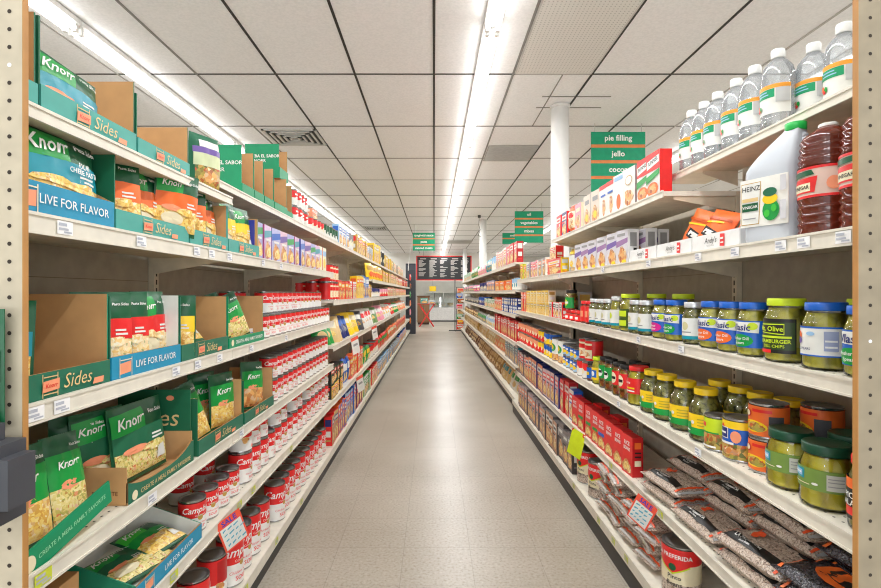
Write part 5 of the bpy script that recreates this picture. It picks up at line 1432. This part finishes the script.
# third shelf: jars
def J(k, Z, X=None, yaw=0, z=R3, ds=None, where=None, side=1):
    o = make(('jar', k), JARS[k]); put(o, side, X, Z, z, yaw=yaw); reg(o, ds, where, 'jar', None); return o
J('stork_green', 1.105, .945, 20, ds='blue-lidded pickle jar half hidden by the right end panel', where='third right shelf')
J('spears', 1.224, .945, 22, ds='blue-lidded pickle spears jar with white label', where='third right shelf')
J('olive', 1.235, 1.06, 22, ds='green-lidded jar behind the blue-lidded spears', where='third right shelf')
J('olive', 1.362, .945, 22, ds='green-lidded pickle jar with black label', where='third right shelf')
for Z, k in ((1.485, 'stork_green'), (1.59, 'stork_orange'), (1.70, 'stork_orange'), (1.955, 'stork_green'), (2.07, 'stork_pink')):
    J(k, Z, .935, 22, ds='blue-lidded pickle jar with %s blob' % {'stork_green': 'green', 'stork_orange': 'orange', 'stork_pink': 'magenta'}[k], where='third right shelf')
J('white_pickle', 1.825, .935, 25, ds='white-lidded pale label jar among the blue-lidded jars', where='third right shelf')
for Z in (2.2, 2.31): J('white_pickle', Z, .925, 15, ds='white-lidded relish jar beside the blue lids', where='third right shelf')
J('lime_tall', 2.43, .94, 12, ds='lime-lidded tall pickle jar', where='third right shelf front'); J('lime_tall', 2.42, 1.06, 12, ds='lime-lidded tall pickle jar', where='third right shelf rear'); J('lime_tall', 2.14, 1.05, 12, ds='lime-lidded tall pickle jar behind the relish', where='third right shelf')
J('white_tall', 2.56, .93, 12, ds='tall white-lidded pickle jar', where='third right shelf')
for Z in (2.68, 2.79, 2.90): J('white_pickle', Z, .925, 12, ds='white-lidded jar with teal stripe', where='third right shelf')
for Z in (3.0, 3.09): J('red_small', Z, .92, 10, ds='slim red sauce jar', where='third right shelf')
for Z in (3.22, 3.34, 3.46): J('red_low', Z, .93, 10, ds='squat red sauce jar', where='third right shelf')
J('relish_top', 3.45, .935, 10, R3 + .072, 'dark-lidded jar stacked on a squat red jar', 'third right shelf')
o = box_kind(.2, .19, .1, M((110, 110, 60), .5), GREY, GOLD, VEG); put(o, 1, 1.06, 3.67, R3, label='olive green box behind the small white and red cartons', cat='food box')
Z = 3.56
Z = runrow(1, XR, R3, Z, 'wr3', 4, 'small white and red carton', NR[3], 'food box', .1, lambda: box_kind(.092, .11, .05, PAPER, RED, BLACK), .05)
Z = runrow(1, XR, R3, Z + .02, 'yel3', 8, 'yellow baking box', NR[3], 'food box', .122, lambda: box_kind(.116, .1, .06, YELLOW, CREAM, GOLD, PASTA), .06, 2, .1)
Z = runrow(1, XR, R3, Z + .01, 'pk3', 2, 'pinkish red box', NR[3], 'food box', .13, lambda: box_kind(.12, .19, .06, SALMON, RED, PAPER), .06)
# fourth shelf
J('dark_partial', 1.085, .94, 15, R4, 'dark pickle jar cut by the right end panel', 'fourth right shelf')
J('green_lid', 1.222, .945, 12, R4, 'green-lidded yellow pepper jar nearest the end panel', 'fourth right shelf')
J('green_lid', 1.345, .945, 12, R4, 'green-lidded yellow pepper jar beside the orange cans', 'fourth right shelf')
J('green_lid', 1.17, 1.075, 12, R4, 'green-lidded jar behind the nearest green-lidded jar', 'fourth right shelf'); J('green_lid', 1.30, 1.07, 12, R4, 'green-lidded jar behind the jar beside orange cans', 'fourth right shelf')
OC = lambda: make('orangecan', lambda: can(.1, .098, 'orange', 28))
for z, ds in ((0, 'lower orange can of the front stack, fourth right shelf'), (.099, 'upper orange can of the front stack, fourth right shelf')):
    o = OC(); put(o, 1, .96, 1.457, R4 + z, yaw=14, label=ds, cat='can', group='orange cans')
for z, ds in ((0, 'lower orange can behind the green-lidded jars, fourth right shelf'), (.099, 'upper orange can behind the green-lidded jars, fourth right shelf')):
    o = OC(); put(o, 1, 1.085, 1.42, R4 + z, yaw=-10, label=ds, cat='can', group='orange cans')
J('orange_yellow_lid', 1.56, 1.09, 0, R4, 'yellow-lidded dark jar behind the stacked orange cans', 'fourth right shelf')
o = can(.1, .128, 'bluebeans', 28); put(o, 1, .945, 1.563, R4, yaw=14, label='blue and yellow bean can beside the orange cans', cat='can')
o = can(.084, .112, 'greenbeans', 28); put(o, 1, .93, 1.66, R4, yaw=10, label='lime green bean can beside the big yellow-lidded jars', cat='can')
for Z in (1.765, 1.91, 2.06, 2.185): J('yellow_lid', Z, .945, 16, R4, 'big yellow-lidded nopales jar', 'front row, fourth right shelf')
for Z in (1.80, 1.69, 1.93): J('yellow_lid', Z, 1.085, 16, R4, 'big yellow-lidded nopales jar', 'rear row, fourth right shelf')
J('red_yellow', 2.33, .94, 12, R4, 'red-lidded yellow pepper jar', 'fourth right shelf')
for Z, k in ((2.45, 'pepper_red'), (2.545, 'pepper_red'), (2.66, 'pepper_green'), (2.75, 'pepper_green')): J(k, Z, .93, 10, R4, 'dark-lidded pepper jar with %s label' % k[7:], 'fourth right shelf')
for Z in (2.5, 2.6): J('pepper_red', Z, 1.03, 10, R4, 'dark-lidded pepper jar, rear row', 'fourth right shelf')
J('yellow_blue', 2.87, .935, 10, R4, 'green-lidded yellow jar with blue label', 'fourth right shelf'); J('brown_small', 2.955, .915, 10, R4, 'little brown sauce jar', 'fourth right shelf')
for i in range(2):
    o = make('rw4', C(.1, .1, (RED, PAPER), 18)); put(o, 1, .935, 3.03 + .11 * i, R4); reg(o, 'red and white can', 'lower tier, fourth right shelf', 'can')
for i in range(2):
    o = make('redtin', C(.105, .13, 'tomato', 20)); put(o, 1, .955, 3.03 + .12 * i, R4 + .102, yaw=20); reg(o, 'tall red tin', 'upper tier, fourth right shelf', 'can')
Z = 3.21
Z2 = runrow(1, XR, R4, Z, 'bf', 4, 'blue fruit can', NR[4], 'can', .1, C(.092, .075, 'bluefruit', 18), .092, 2, .075)
o = make('bft', C(.1, .13, 'bluefruit', 18)); put(o, 1, 1.0, 3.2, R4 + .0, label='tall blue can behind the red tins', cat='can')
Z2 = runrow(1, XR, R4, Z2, 'bw', 2, 'large white fruit can', NR[4], 'can', .155, C(.15, .17, 'bigwhite', 20), .15)
Z2 = runrow(1, XR, R4, Z2, 'bf2', 3, 'blue and yellow can', NR[4], 'can', .1, C(.095, .095, (BLUE, YELLOW), 16), .095, 2, .095)
Z2 = runrow(1, XR, R4, Z2, 'yl4', 2, 'yellow and red can', NR[4], 'can', .1, C(.095, .095, (YELLOW, RED), 16), .095, 2, .095)
Z2 = runrow(1, XR, R4, Z2, 'ro4', 10, 'red and orange can', NR[4], 'can', .1, C(.095, .1, (SALMON, RED), 16), .095, 2, .1)
# fifth shelf: red boxes, tall boxes, beans
def ricebox(c):
    return lambda: carton(.11, .178, .05, RED, DRED, lambda W, H: [('t', 'RICE', 0, .80 * H, .24 * W, WHITE, 0, .02), ('t', 'BEANS', 0, .66 * H, .2 * W, WHITE, 0, .02), ('r', -.35 * W, .4 * H, .35 * W, .5 * H, c), ('d', 0, .2 * H, .42 * W, .16 * H, MEAT), ('d', 0, .2 * H, .3 * W, .1 * H, PASTA)],
                          side_items=lambda D, H: [('r', -.3 * D, .72 * H, .3 * D, .88 * H, ORANGE), ('r', -.3 * D, .28 * H, .3 * D, .42 * H, CREAM), ('r', -.3 * D, .5 * H, .3 * D, .54 * H, BLACK), ('r', -.3 * D, .6 * H, .3 * D, .64 * H, BLACK)])
for i, px in enumerate((624, 615, 606.2, 598.8, 592.8, 586, 578.5, 572.8)):
    c = [RED, RED, RED, BLUE, GREEN, GREEN, GREEN, RED][i]
    o = make(('rice', i in (3,), i in (4, 5, 6)), ricebox(c)); put(o, 1, .918, zr(px), R5, yaw=4)
    reg(o, 'red rice box with %s' % ('green panel' if i in (4, 5, 6) else 'blue panel' if i == 3 else 'plain red front'), NR[5], 'food box', 'red rice boxes')
for i, px in enumerate((601, 585)):
    o = make(('rice', False, False), ricebox(RED)); put(o, 1, .985, zr(px) + .03, R5, yaw=8); reg(o, 'red rice box', 'second row of fifth right shelf', 'food box', 'red rice boxes')
Z = 3.27
Z = runrow(1, XR, R5, Z, 'wt5', 1, 'white and blue tall box between red ones', NR[5], 'food box', .12, lambda: box_kind(.11, .2, .06, PAPER, BLUE, RED), .06)
Z = runrow(1, XR, R5, Z, 'rt5', 2, 'tall deep red box', NR[5], 'food box', .13, lambda: box_kind(.12, .24, .06, RED, DRED, PAPER), .06)
Z = runrow(1, XR, R5, Z, 'pt5', 4, 'tall purple-edged box', NR[5], 'food box', .13, lambda: box_kind(.12, .23, .06, M((214, 190, 196), .4), NAVY, RED), .06)
Z = runrow(1, XR, R5, Z, 'st5', 6, 'tall salmon and white box', NR[5], 'food box', .13, lambda: box_kind(.12, .23, .06, SALMON, NAVY, PAPER), .06)
Z = runrow(1, XR, R5, Z, 'gt5', 4, 'tall grey-pink box', NR[5], 'food box', .13, lambda: box_kind(.12, .23, .06, M((196, 176, 176), .4), M((90, 80, 90), .5), RED), .06)
# bean bags
BBs = [lambda i=i: make(('bean', i), lambda: bean_bag(seed=i)) for i in (1, 2, 3)]
DB = [lambda i=i: make(('dbean', i), lambda: bean_bag(seed=i, dark=True)) for i in (4, 5)]
LAY = ['bottom', 'second', 'third', 'fourth', 'fifth']
k = 0
for ci, (Z, lay_f, lay_b, dark) in enumerate(((1.20, 3, 4, True), (1.48, 2, 4, False), (1.765, 1, 3, False), (2.045, 2, 3, False))):
    for rowi, (X, L_) in enumerate(((.985, lay_f), (1.085, lay_b))):
        if rowi == 1 and False: pass
        for l in range(L_):
            o = (DB[l % 2] if dark else BBs[k % 3])(); k += 1
            px_ = .972 if rowi == 0 else 1.088
            put(o, 1, px_ - (.0 if rowi == 0 else 0), Z + random.uniform(-.012, .012), R5 + .047 * l + (.0 if rowi == 0 else .004), yaw=90 + random.uniform(-9, 9), roll=random.uniform(-3, 3))
            if rowi == 0: orient(o, 1, yaw=90 + random.uniform(-8, 8), roll=0)
            o.rotation_euler.rotate_axis('Y', R(10 if rowi == 0 else -8) * 0)
            tag(o, '%s %s bag, %s stack %s, fifth right shelf' % (['lowest', 'second lowest', 'second highest', 'highest'][l] if L_ == 4 else ['lower', 'middle', 'upper'][l] if L_ == 3 else (['lower', 'upper'][l] if L_ == 2 else 'single'), 'black bean' if dark else 'pinto bean', ['front', 'rear'][rowi], ['by the end panel', 'second from the end panel', 'third from the end panel', 'beside the red boxes'][ci]), 'bean bag', 'bags of dried beans')
# bottom shelf
Z = 3.27
Z = runrow(1, XB, RB, 2.95, 'lp6', 0, '', '', 'food box', .1, None, .1)
for i, Z in enumerate((2.80, 3.02)):
    o = make('bigbean', lambda: can(.135, .19, 'bean', 28)); put(o, 1, .92, Z, RB, yaw=26, label=['nearer of two big pinto bean cans before the brown boxes', 'farther of two big pinto bean cans before the brown boxes'][i], cat='can', group='big pinto bean cans')
o = make('bigbean', lambda: can(.135, .19, 'bean', 28)); put(o, 1, .925, 1.90, RB, yaw=38, label='big pinto bean can alone at the near end, bottom right shelf', cat='can', group='big pinto bean cans')
Z = 3.12
Z = runrow(1, XB, RB, Z, 'gr6', 3, 'grey and tan rice box', NR[6], 'food box', .12, lambda: box_kind(.112, .23, .06, M((120, 110, 110), .45), M((66, 60, 60), .5), GREY, MEAT), .06)
Z = runrow(1, XB, RB, Z, 'br6', 4, 'brown and white rice box', NR[6], 'food box', .125, lambda: box_kind(.115, .23, .06, M((196, 150, 120), .45), M((84, 76, 74), .5), PAPER, MEAT), .06)
Z = runrow(1, XB, RB, Z, 'lr6', 9, 'lilac grey rice box', NR[6], 'food box', .13, lambda: box_kind(.12, .23, .06, M((176, 160, 166), .45), M((96, 84, 84), .5), SALMON, MEAT), .06)
k = 0
for ci, Z in enumerate((2.60, 2.435, 2.27, 2.105)):
    for l in range(5 if ci < 2 else 4):
        o = BBs[k % 3](); k += 1
        put(o, 1, .985 + .012 * (l % 2), Z + random.uniform(-.012, .012), RB + .046 * l, yaw=random.uniform(-12, 12))
        tag(o, '%s pinto bean bag of the %s stack, bottom right shelf' % (['lowest', 'second lowest', 'middle', 'second highest', 'highest'][l] if ci < 2 else ['lowest', 'second lowest', 'second highest', 'highest'][l], ['farthest', 'second farthest', 'second nearest', 'nearest'][ci]), 'bean bag', 'bags of dried beans')

# ------------------------------------------------------------------ far right run
F_ = ['far-right top shelf', 'far-right second shelf down', 'far-right third shelf down', 'far-right fourth shelf down', 'far-right fifth shelf down', 'far-right bottom shelf']
S6 = 1
def fr(i, z, lst):
    Z = 5.40
    for (key, n, ds, cat, p, bld, dep, tiers, h, kw) in lst:
        Z = runrow(1, XF, z, Z, 'f%d_%s' % (i, key), n, ds, F_[i], cat, p, bld, dep, tiers, h, **kw) + .02
BX = lambda w, h, a, b_, c, pic=None, d=.07: (lambda: box_kind(w, h, d, a, b_, c, pic))
SK = lambda w, h, a, b_, pic=None: (lambda: sack(w, h, .08, a, b_, pic))
fr(0, F0, [('a', 3, 'big bright red box', 'food box', .25, BX(.23, .23, RED, DRED, PAPER), .07, 1, 0, {}), ('b', 5, 'white and pink box', 'food box', .2, BX(.18, .23, PAPER, PINK, SALMON), .07, 1, 0, {}), ('c', 3, 'blue and white bottle', 'bottle', .2, C(.12, .22, (LBLUE, PAPER)), .12, 1, 0, {}),
           ('d', 4, 'teal bag', 'packet', .22, SK(.2, .22, TEAL, PAPER, VEG), .08, 1, 0, {}), ('e', 6, 'pale pink package', 'packet', .26, SK(.24, .17, PINK, PAPER, MEAT), .08, 1, 0, {}), ('f', 6, 'green package', 'packet', .3, SK(.28, .22, GREEN, PAPER, VEG), .08, 1, 0, {}), ('g', 8, 'pale green carton', 'food box', .36, BX(.3, .18, M((170, 200, 180), .5), PAPER, GREEN), .07, 1, 0, {})])
fr(1, F1, [('r', 3, 'white paper roll', 'roll', .13, C(.12, .14, 'paper'), .12, 1, 0, {}), ('a', 3, 'wide orange box', 'food box', .5, BX(.48, .13, M((236, 160, 50), .4), ORANGE, RED), .07, 1, 0, {}), ('b', 5, 'grey-blue carton', 'food box', .24, BX(.22, .16, M((150, 160, 190), .5), NAVY, SALMON), .07, 1, 0, {}), ('c', 5, 'navy jar', 'jar', .26, C(.14, .16, (NAVY, GREY)), .14, 1, 0, {}), ('d', 5, 'magenta packet', 'packet', .32, SK(.3, .14, MAGENTA, PAPER), .08, 1, 0, {}), ('e', 9, 'grey packet', 'packet', .38, SK(.34, .16, GREY, PINK), .08, 1, 0, {})])
fr(2, F2, [('a', 8, 'blue and white box', 'food box', .15, BX(.14, .085, BLUE, NAVY, WHITE, PAPER), .07, 2, .085, {}), ('b', 3, 'orange box', 'food box', .25, BX(.23, .16, ORANGE, RED, PAPER), .07, 1, 0, {}), ('c', 6, 'green and white carton', 'food box', .24, BX(.22, .14, PAPER, GREEN, GREEN), .07, 1, 0, {}), ('d', 4, 'dark blue tub', 'tub', .32, C(.145, .16, (BLUE, NAVY)), .145, 1, 0, {}), ('e', 12, 'pale grey tub', 'tub', .36, C(.14, .13, (GREY, DGREY)), .14, 1, 0, {})])
fr(3, F3, [('a', 14, 'tall red and white box', 'food box', .14, BX(.13, .22, RED, DRED, PAPER), .07, 1, 0, {}), ('b', 5, 'white and blue bag', 'packet', .24, SK(.22, .16, PAPER, LBLUE), .08, 1, 0, {}), ('c', 6, 'grey bag', 'packet', .28, SK(.26, .16, GREY, GREEN), .08, 1, 0, {}), ('d', 12, 'brown bag', 'packet', .36, SK(.33, .15, BROWN, TAN), .08, 1, 0, {})])
fr(4, F4, [('a', 6, 'pale grey rice box', 'food box', .14, BX(.13, .2, M((196, 196, 190), .5), GREY, TEAL), .07, 1, 0, {}), ('b', 6, 'peach bag', 'packet', .22, SK(.21, .17, SALMON, TAN, MACAR), .08, 1, 0, dict(tilt=20, jit=10)), ('c', 10, 'tan rice bag', 'packet', .26, SK(.25, .18, TAN, CREAM, MACAR), .08, 1, 0, dict(tilt=20, jit=10)), ('d', 12, 'golden tan bag', 'packet', .36, SK(.33, .18, GOLD, TAN, MACAR), .08, 1, 0, {})])
fr(5, LB, [('a', 3, 'white and green rice bag', 'packet', .26, SK(.25, .22, PAPER, GREEN, TAN), .08, 1, 0, dict(tilt=24, jit=9)), ('b', 3, 'teal and tan rice bag', 'packet', .26, SK(.25, .22, TAN, TEAL, MACAR), .08, 1, 0, dict(tilt=24, jit=9)), ('c', 12, 'brown rice bag', 'packet', .26, SK(.25, .22, M((170, 130, 80), .5), TAN, MACAR), .08, 1, 0, dict(tilt=24, jit=9)), ('d', 12, 'dark tan bag', 'packet', .4, SK(.36, .22, BROWN, TAN, MACAR), .08, 1, 0, dict(tilt=24, jit=9))])

# ------------------------------------------------------------------ signs clipped to the shelves
def sale_sign(side, X, Z, z, roll, label):
    b = MB(); w, h = .092, .116
    b.box(-w / 2, w / 2, -.0015, 0, -h, 0, M((240, 84, 60), .5))
    fn = lambda u, v, o: (u, -.0015 - o, v)
    it = [('r', -w * .43, -h * .95, w * .43, -h * .25, PAPER), ('t', 'SALE', 0, -h * .13, .027, M((60, 60, 170), .5), 0, .02)]
    INK = M((90, 170, 190), .5)
    rn = random.Random(int(Z * 100))
    for j in range(4):
        y = -h * (.36 + .15 * j); x = -w * .36
        while x < w * .32:
            l = rn.uniform(.008, .02)
            it.append(('q', [(x, y - .004 * rn.random()), (x + l, y + .004 * rn.random()), (x + l, y + .007), (x, y + .004)], INK)); x += l + .006
    b.prints(fn, it, du=1, dv=1)
    o = b.build('sale_sign'); put(o, side, X, Z, z, yaw=side * 38, roll=roll)
    tag(o, label, 'sign')
sale_sign(-1, .706, zl(222.5) - .02, L5 + .008, -20, 'red-bordered SALE sign hanging from the fifth left shelf')
sale_sign(1, .852, zr(655), R5 + .006, 26, 'red-bordered SALE sign hanging on the fifth right shelf')
b = MB(); w, h = .1, .16
b.box(-w / 2, w / 2, -.0015, 0, -h, 0, M((214, 236, 30), .5))
b.prints(lambda u, v, o: (u, -.0015 - o, v), [('q', [(-w / 2, -.02), (-w / 2 + .014, -.0), (-w / 2 + .01, 0), (-w / 2, 0)], RED), ('q', [(w / 2 - .02, -.02), (w / 2, -.02), (w / 2, 0), (w / 2 - .02, 0)], RED)], du=1, dv=1)
o = b.build('blank_sign'); put(o, 1, .856, 2.99, R5 + .02, yaw=36, roll=16, label='blank fluorescent yellow card hanging on the fifth right shelf', cat='sign')
for i, (Z, zz, yaw, ds) in enumerate(((4.45, LBB, 40, 'white and red paper tag on the waist-height far-left shelf'), (5.9, LBB, 40, 'pair-like white tag farther along the waist-height far-left shelf'), (4.75, LC, 40, 'small white tag on the knee-height far-left shelf'))):
    b = MB(); b.box(-.05, .05, -.0015, 0, -.15, 0, PAPER); b.prints(lambda u, v, o: (u, -.0015 - o, v), [('r', -.05, -.03, .05, 0, M((240, 90, 70), .5)), ('r', -.03, -.08, .03, -.06, GREY)], du=1, dv=1)
    o = b.build('paper_tag'); put(o, -1, .70, Z, zz, yaw=-30, roll=-14, label=ds.replace('pair-like ', ''), cat='sign')

# black clip at the left edge
r = empty('shelf_clip', (-.634, .745, 1.0))
CL = M((64, 66, 72), .45)
b = MB()
b.box(-.06, .012, -.03, .03, -.085, .03, CL); b.box(-.06, .03, -.025, .025, -.06, .012, CL); b.box(-.03, -.012, -.02, .02, .03, .055, CL)
b.build('clip_body', r)
b = MB(); b.box(-.05, -.022, -.0315, -.03, -.075, -.04, BLACK); b.build('clip_slot', r)
tag(r, 'dark grey plastic clip on the left foreground end panel', 'clip')
o = SB('green', 9); put(o, 0, 0, .772, 1.04, label='green packet edge at the far left of the foreground', cat='packet'); o.location.x = -.725

# ------------------------------------------------------------------ far end of the aisle
b = MB(); b.box(-.15, .15, -.25, .25, 0, 2.15, M((58, 62, 72), .4)); b.box(-.152, -.148, -.2, .2, .3, 2.0, M((40, 44, 52), .3)); b.box(-.15, .15, -.251, -.25, 1.95, 2.1, M((70, 74, 84), .4))
o = b.build('display_cabinet'); o.location = (-.715, 15.75, .001); tag(o, 'tall dark grey cabinet closing the end of the left shelves', 'cabinet')
r = empty('menu_board', (.39, 20.0, 1.78))
b = MB(); b.box(-1.05, 1.05, 0, .03, 0, .9, M((44, 46, 48), .6))
rn = random.Random(4)
it = []
for cx_ in (-.82, -.4, .02, .44, .84):
    it.append(('r', cx_ - .12, .8, cx_ + .12, .83, CHALK))
    y = .74
    while y > .08:
        l = rn.uniform(.12, .3); 
        if rn.random() < .85: it.append(('r', cx_ - .17, y, cx_ - .17 + l, y + .016, CHALK))
        y -= .04
b.prints(lambda u, v, q: (u, -q, v), it, off0=.002, step=0, du=3, dv=3); b.build('chalk_panel', r)
b = MB()
for (x0, x1, z0, z1) in ((-1.09, 1.09, -.035, 0), (-1.09, 1.09, .9, .935), (-1.09, -1.05, -.035, .935), (1.05, 1.09, -.035, .935)): b.box(x0, x1, -.015, .035, z0, z1, RED)
b.build('frame', r)
for s in (-1, 1):
    b = MB(); b.rod((s * .8, .015, .935), (s * .8, .015, HC - 1.784), .006, GREY, 6); b.build('hanger', r)
tag(r, 'black chalk menu board in a red frame at the end of the aisle', 'menu board')
b = MB(); b.box(X0 + 2, X1 - 2, 0, .3, 1.75, HC - .002, WALLM); o = b.build('wall_soffit'); o.location = (0, 21.6, 0); struct(o)
r = empty('deli_case', (.42, 22.4, .001))
b = MB(); b.box(-.85, .75, -.3, .4, .06, .62, M((226, 226, 224), .4)); b.box(-.85, .75, -.28, .4, 0, .06, DGREY); b.build('case_body', r)
b = MB(); b.box(-.85, .75, .3, .4, .62, 1.25, M((240, 246, 244), .4)); b.box(-.85, .75, -.2, .4, 1.25, 1.3, PAPER); b.build('case_top', r)
b = MB(); b.face([(-.85, -.3, .62), (.75, -.3, .62), (.75, -.2, 1.25), (-.85, -.2, 1.25)], GLASS); b.build('glass', r)
b = MB(); b.rod((.0, -.26, .62), (.0, -.19, 1.25), .02, PAPER); b.rod((-.4, -.26, .62), (-.4, -.19, 1.25), .012, GREY); b.build('mullion', r)
tag(r, 'white glass-fronted deli case against the far wall', 'display case')
for i, (x, c, ds) in enumerate(((-.25, M((150, 190, 150), .5), 'pale green tub inside the white deli case'), (.1, PAPER, 'white tub inside the white deli case'), (.4, M((200, 190, 150), .5), 'tan tub inside the white deli case'))):
    o = can(.26, .2, (c, PAPER), 14); put(o, 0, 0, 22.42, .622, label=ds, cat='tub'); o.location.x = .42 + x - .1
r = empty('wooden_cabinet', (-.42, 20.3, .001))
b = MB(); b.box(-.24, .24, -.2, .2, .08, 1.1, M((120, 84, 56), .5)); b.box(-.26, .26, -.22, .22, 1.1, 1.14, M((100, 68, 44), .45)); b.box(-.22, .22, -.17, .19, 0, .08, M((60, 42, 30), .5)); b.build('cabinet_body', r)
for s in (-1, 1):
    b = MB(); b.box(s * .115 - .105, s * .115 + .105, -.215, -.2005, .12, 1.06, M((134, 96, 64), .5)); d = b.build('door', r)
    b = MB(); b.rod((s * .03, -.23, .55), (s * .03, -.23, .68), .008, GREY, 6); b.build('handle', d)
tag(r, 'brown wooden cabinet behind the red folding stand', 'cabinet')
r = empty('folding_stand', (-.27, 18.7, .001))
for y in (-.2, .2):
    for s in (-1, 1):
        b = MB(); b.rod((s * .26, y + s * .012, .012), (-s * .26, y + s * .012, .82), .018, RED, 8); b.build('leg', r)
b = MB(); b.box(-.34, .34, -.26, .26, .835, .86, DRED); b.build('table_top', r)
tag(r, 'red folding stand with crossed legs near the menu board', 'stand')
o = box_kind(.26, .2, .2, M((70, 170, 150), .5), TEAL, PAPER); put(o, 0, 0, 18.6, .862, label='teal box on the red folding stand', cat='box'); o.location.x = -.36
o = box_kind(.24, .12, .2, PAPER, GREY, LBLUE); put(o, 0, 0, 18.6, .862, label='white box on the red folding stand', cat='box'); o.location.x = -.08
b = MB(); b.box(-.13, .13, -.003, 0, 0, .2, YELLOW); o = b.build('yellow_notice'); o.location = (-.05, 20.05, 1.32); tag(o, 'yellow notice hanging under the menu board', 'sign')
b = MB(); b.rod((-.1, 0, .2), (-.1, 0, .46), .004, GREY, 6); b.transform(Matrix.Translation((.1, 0, 0))); 
o2 = b.build('hanger', o)
r = empty('sign_stand', (.69, 16.7, .001))
b = MB(); b.rod((0, 0, .01), (0, 0, 1.7), .016, BLACK, 8); b.build('pole', r)
b = MB(); b.rod((-.2, 0, .016), (.2, 0, .016), .014, BLACK, 8); b.rod((0, -.2, .016), (0, .2, .016), .014, BLACK, 8); b.build('base', r)
tag(r, 'thin black pole stand at the far end of the right shelves', 'stand')
# snack rack with hung packets
r = empty('snack_rack', (.86, 16.62, .001))
b = MB()
for x in (-.12, .12): b.rod((x, 0, .02), (x, 0, 1.45), .012, DGREY, 8)
for z in (.03, .5, 1.0, 1.44): b.rod((-.12, 0, z), (.12, 0, z), .01, DGREY, 8)
b.build('rack_frame', r); tag(r, 'wire rack of snack packets closing the far right shelves', 'rack')
cs = [(RED, PAPER, 'red'), (ORANGE, YELLOW, 'orange'), (GREEN, PAPER, 'green'), (TAN, BROWN, 'tan'), (PINK, RED, 'pink'), (BROWN, ORANGE, 'brown'), (BLUE, PAPER, 'blue'), (SALMON, RED, 'salmon')]
for i, (a, c, nm) in enumerate(cs):
    o = sack(.2, .15, .05, a, c, MEAT, i); put(o, 0, 0, 16.55, .06 + .17 * i, label='%s snack packet hanging on the wire rack at the far right' % nm, cat='snack packet', group='packets on the wire rack'); o.location.x = .83 + .03 * (i % 2)
# packets hung on the end of the left shelves
for i in range(6):
    a, c, nm = cs[(i * 3 + 1) % 8]
    o = sack(.17, .2, .05, a, c, MEAT, i + 9); put(o, -1, .715, 15.2, .32 + .26 * i, label='%s snack packet hanging on the far end of the left shelves' % nm, cat='snack packet', group='packets on the left shelf end')

finish_labels()
# ------------------------------------------------------------------ camera, light, colour
cam = bpy.data.cameras.new('camera'); co = bpy.data.objects.new('camera', cam); COL.objects.link(co)
co.location = (0, 0, CAM_H); co.rotation_euler = (R(90), 0, 0)
cam.sensor_width = 36.0; cam.lens = F / 881 * 36
cam.shift_x = 6.5 / 881; cam.shift_y = -1.0 / 881
cam.clip_start = .05; cam.clip_end = 200
SC.camera = co
w = bpy.data.worlds.new('world'); SC.world = w; w.use_nodes = True
bg = w.node_tree.nodes['Background']; bg.inputs['Color'].default_value = (.9, .96, 1, 1); bg.inputs['Strength'].default_value = 1.0
area((0, -3.2, 1.2), (R(128), 0, 0), 7, 2.0, 110, 'ceiling_fill_light')  # added fill lamp behind the camera, tilted up to brighten the ceiling
SC.view_settings.view_transform = 'Standard'
SC.view_settings.look = 'None'
SC.view_settings.exposure = 0.12; SC.view_settings.gamma = 1.06; SC.cycles.filter_width = 1.1
SC.cycles.max_bounces = 10; SC.cycles.diffuse_bounces = 5; SC.cycles.transparent_max_bounces = 12
SC.cycles.caustics_reflective = False; SC.cycles.caustics_refractive = False
